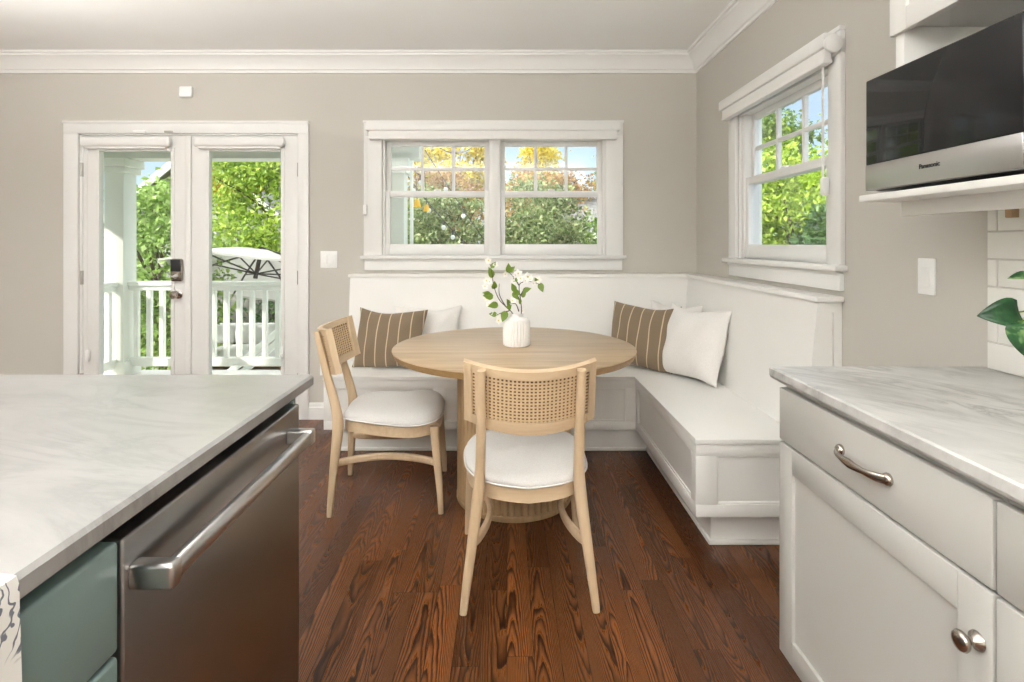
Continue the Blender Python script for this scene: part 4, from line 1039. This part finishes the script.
# ------------------------------------------------------------------ trees, shrubs, houses
def foliage(rng, c, rad, n, L, clumps, shell=.55, up=.35):
    c = np.array(c, float); rad = np.array(rad, float)
    d = rng.normal(size=(clumps, 3)); d /= np.linalg.norm(d, axis=1)[:, None]
    cen = c + d * rad * (shell + (1 - shell) * rng.random((clumps, 1)) ** .6)
    k = rng.integers(0, clumps, n)
    cr = rad.mean() * 1.6 / clumps ** .40
    p = cen[k] + rng.normal(size=(n, 3)) * cr * np.array((1, 1, .7)) * .55
    # leaf direction: outwards from the clump, drooping
    dirv = rng.normal(size=(n, 3)) + (p - cen[k]) / cr * .8 + np.array((0, 0, -.25)); dirv /= np.linalg.norm(dirv, axis=1)[:, None]
    nv = rng.normal(size=(n, 3)) * .8 + np.array((0, -.35, up + .5)); side = np.cross(dirv, nv); side /= np.linalg.norm(side, axis=1)[:, None] + 1e-9
    nn = np.cross(side, dirv)
    s = L * (.65 + .7 * rng.random((n, 1)))
    a = p; m1 = p + dirv * s * .45 + side * s * .30 + nn * s * .08; m2 = p + dirv * s * .45 - side * s * .30 + nn * s * .08; e = p + dirv * s - nn * s * .10
    mid = p + dirv * s * .48
    V = np.stack([a, m1, e, m2], 1).reshape(-1, 3)
    i = np.arange(n)[:, None] * 4
    F = np.concatenate([i + np.array([0, 1, 2]), i + np.array([0, 2, 3])], 0)
    return V, F
def mesh_np(name, V, F, mat, parent=None):
    me = bpy.data.meshes.new(name)
    if parent is not None: V = V - np.array(ORIG[parent])
    me.from_pydata(V.tolist(), [], F.tolist()); me.materials.append(mat); me.update()
    o = bpy.data.objects.new(name, me); lk(o)
    if parent is not None: o.parent = parent; ORIG[o] = ORIG[parent]
    return o
def tree(name, cat, label, c, rad, n, L, mat, seed, clumps=60, ground=-1.05, trunk=.09, shell=.55, group=None):
    rng = np.random.default_rng(seed); r = thing(name, label, cat, (c[0], c[1], ground), group)
    V, F = foliage(rng, c, rad, int(n * 3.0), L * .62, int(clumps * 1.5), shell)
    V[:, 2] = np.maximum(V[:, 2], ground + .01)
    mesh_np('foliage', V, F, mat, r)
    b = B(); c = Vector(c); g = Vector((c.x, c.y, ground))
    sweep(b, [g, g.lerp(c, .5) + Vector((.05, 0, 0)), c], [trunk, trunk * .75, trunk * .4], 10, smooth_k=4)
    rd = random.Random(seed)
    for k in range(7):
        e = c + Vector((rd.uniform(-.7, .7) * rad[0], rd.uniform(-.7, .7) * rad[1], rd.uniform(-.2, .75) * rad[2])); s0 = g.lerp(c, rd.uniform(.55, .95))
        sweep(b, [s0, s0.lerp(e, .5) + Vector((0, 0, .1 * rad[2])), e], [trunk * .4, trunk * .25, trunk * .10], 7, smooth_k=3)
    mk('trunk', b, M['bark'], r, 60)
    return r
# through the french doors
tree('leafy_shrub', 'shrub', 'bright leafy shrub filling the left french door glass beside the column', (-5.60, 8.8, .75), (.85, .8, 1.55), 2600, .17, M['leaf_fresh'], 1, 60)
tree('leafy_shrub', 'shrub', 'thin strip of green shrub left of the porch column', (-7.6, 9.6, .5), (.9, .8, 1.3), 1500, .15, M['leaf_green'], 21, 40)
tree('garden_tree', 'tree', 'big yellow-green tree filling the right french door glass', (-5.1, 13.2, 2.1), (2.3, 1.6, 2.7), 9000, .20, M['leaf_lime'], 2, 130)
tree('autumn_tree', 'tree', 'orange and yellow tree top at the upper left of the right french door glass', (-7.15, 14.0, 3.3), (.85, .8, 1.0), 1500, .20, M['leaf_yellow'], 3, 40)
tree('hedge', 'hedge', 'dark hedge low behind the umbrella and balusters', (-5.2, 11.7, -.1), (2.6, .6, .95), 4500, .15, M['leaf_dark'], 4, 90, shell=.2)
# through the back window
tree('hedge_shrub', 'shrub', 'green hedge shrub in the lower left pane of the back window', (-1.3, 10.2, .9), (1.15, .7, 1.6), 6500, .13, M['leaf_hedge'], 5, 90, shell=.12)
tree('hedge_shrub', 'shrub', 'olive hedge shrub in the lower right pane of the back window', (.55, 10.4, .9), (1.05, .7, 1.65), 6500, .13, M['leaf_hedge'], 6, 90, shell=.12)
tree('hedge_shrub', 'shrub', 'darker green shrub at the right edge of the back window', (1.95, 9.7, .75), (.55, .5, 1.35), 1900, .13, M['leaf_green'], 7, 50, shell=.3)
tree('autumn_tree', 'tree', 'russet tree across the upper panes of the right half of the back window', (1.15, 14.5, 2.1), (1.75, .8, 1.15), 4200, .17, M['leaf_orange'], 8, 90, shell=.3)
tree('autumn_tree', 'tree', 'russet tree in the upper panes of the left half of the back window', (-1.6, 14.3, 2.2), (1.1, .8, 1.1), 2600, .17, M['leaf_orange'], 9, 60, shell=.3)
tree('autumn_tree', 'tree', 'golden yellow tree at the top of the left half of the back window', (-1.55, 16.5, 3.6), (1.35, .8, 1.15), 3200, .20, M['leaf_yellow'], 10, 60)
tree('autumn_tree', 'tree', 'slim yellow tree against the sky in the right half of the back window', (.98, 17.0, 3.6), (.58, .5, 1.1), 1100, .19, M['leaf_yellow'], 11, 26)
tree('garden_tree', 'tree', 'green tree tip at the far upper right pane of the back window', (3.1, 16.0, 3.3), (.35, .4, 1.1), 450, .17, M['leaf_green'], 12, 16)
# through the right window
tree('lime_tree', 'tree', 'bright lime green tree filling the right wall window', (4.9, 9.0, 1.1), (1.55, 1.2, 2.0), 7500, .15, M['leaf_lime'], 13, 120, shell=.35)
tree('garden_tree', 'tree', 'dark green tree at the near side of the right wall window', (4.36, 6.95, .62), (.46, .6, 1.25), 3000, .17, M['leaf_dark'], 14, 60)
tree('garden_tree', 'tree', 'tall green tree with sky above it at the left of the right wall window', (5.4, 11.2, 2.3), (.95, .8, 2.0), 3000, .16, M['leaf_green'], 15, 60)
# neighbouring houses
def house(label, x0, x1, y0, y1, zw, zr, axis, wall, ov=.4, win=True):
    r = thing('neighbour_house', label, 'house', ((x0 + x1) / 2, (y0 + y1) / 2, -1.05))
    b = B()
    if axis == 'Y':
        xm = (x0 + x1) / 2; prism(b, [(x0, -1.05), (x1, -1.05), (x1, zw), (xm, zr), (x0, zw)], 'Y', y0, y1)
    else:
        ym = (y0 + y1) / 2; prism(b, [(y0, -1.05), (y1, -1.05), (y1, zw), (ym, zr), (y0, zw)], 'X', x0, x1)
    mk('walls', b, wall, r)
    b = B(); bt = B()
    if axis == 'Y':
        s = (zr - zw) / (xm - x0); e = ov * s
        for sg, xe in ((-1, x0 - ov), (1, x1 + ov)):
            prism(b, [(xm, zr + .02), (xe, zw - e + .02), (xe, zw - e + .16), (xm, zr + .16)], 'Y', y0 - ov, y1 + ov)
            prism(bt, [(xm, zr - .10), (xe, zw - e - .10), (xe, zw - e + .15), (xm, zr + .15)], 'Y', y0 - ov - .05, y0 - ov)
    else:
        s = (zr - zw) / (ym - y0); e = ov * s
        for ye in (y0 - ov, y1 + ov):
            prism(b, [(ym, zr + .02), (ye, zw - e + .02), (ye, zw - e + .16), (ym, zr + .16)], 'X', x0 - ov, x1 + ov)
        box(bt, x0 - ov, x1 + ov, y0 - ov - .04, y0 - ov, zw - e - .06, zw - e + .16)
    mk('roof', b, M['roof'], r); mk('fascia', bt, M['rail'], r)
    if win:
        b = B(); xm = (x0 + x1) / 2; box(b, xm - .5, xm + .5, y0 - .04, y0 + .02, .6, 1.7, .01); wf = mk('window_frame', b, M['rail'], r)
        b = B(); box(b, xm - .42, xm + .42, y0 - .05, y0, .68, 1.62); mk('window_pane', b, M['dark'], wf)
house('grey neighbour house with white roof edge above the shrub in the left door', -11.6, -6.6, 16.0, 23.0, 1.97, 4.0, 'Y', M['siding'])
house('small grey roofed house half hidden at the right of the back window', 1.7, 4.6, 13.0, 16.0, 1.55, 2.3, 'X', M['siding'])

# string lights and lanterns under the porch edge
sl = thing('string_lights', 'string of clear bulbs hanging on a dark cable outside the back window', 'string lights', (-.9, 5.55, 2.2))
def cable(P, n=14, sagv=.12):
    out = []
    for k in range(n + 1):
        t = k / n; p = Vector(P[0]).lerp(Vector(P[1]), t); out.append(p - Vector((0, 0, sagv * 4 * t * (1 - t))))
    return out
c1 = cable((at(402, 168, 5.6), at(470, 247, 6.6)), 14, .05); c2 = cable((at(425, 150, 5.7), at(500, 262, 8.0)), 14, .03); c3 = cable((at(428, 178, 5.7), at(398, 150, 5.6)), 8, .06); c4 = cable((at(440, 148, 5.7), at(480, 140, 6.5)), 8, .1)
b = B()
for c in (c1, c2, c3, c4): sweep(b, c, [.006], 6)
sweep(b, [at(398, 150, 5.6), at(398, 138, 5.5)], [.006], 6)
mk('cable', b, M['darkmetal'], sl, 40)
for c, ks in ((c1, (2, 5, 8, 10, 12)), (c2, (3, 6)), (c3, (2, 5))):
    for k in ks:
        p = c[k]
        b = B(); lathe(b, [(0, 0), (.012, 0), (.014, .04), (.010, .05), (0, .05)], 10, Matrix.Translation(p - Vector((0, 0, .055)))); mk('socket', b, M['darkmetal'], sl, 40)
        b = B(); lathe(b, [(0, -.055), (.016, -.05), (.026, -.03), (.026, -.015), (.014, .0), (0, 0)], 12, Matrix.Translation(p - Vector((0, 0, .053)))); mk('bulb', b, M['bulb'], sl, 50)
for px, py, s, lab in ((417, 203, 1, 'larger yellow lantern hanging by the column outside the back window'), (426.5, 208, .85, 'smaller yellow lantern hanging right of the larger one outside the back window')):
    p = at(px, py, 5.65); r = thing('hanging_lantern', lab, 'lantern', tuple(p))
    b = B(); lathe(b, [(.0, .042 * s), (.022 * s, .042 * s), (.042 * s, -.042 * s), (.040 * s, -.042 * s), (.020 * s, .036 * s), (0, .036 * s)], 20, Matrix.Translation(p)); mk('lantern_shade', b, M['yellow'], r, 30)
    b = B(); sweep(b, [p + Vector((0, 0, .04)), p + Vector((-.02, 0, .42))], [.004], 6); mk('cord', b, M['darkmetal'], r, 40)
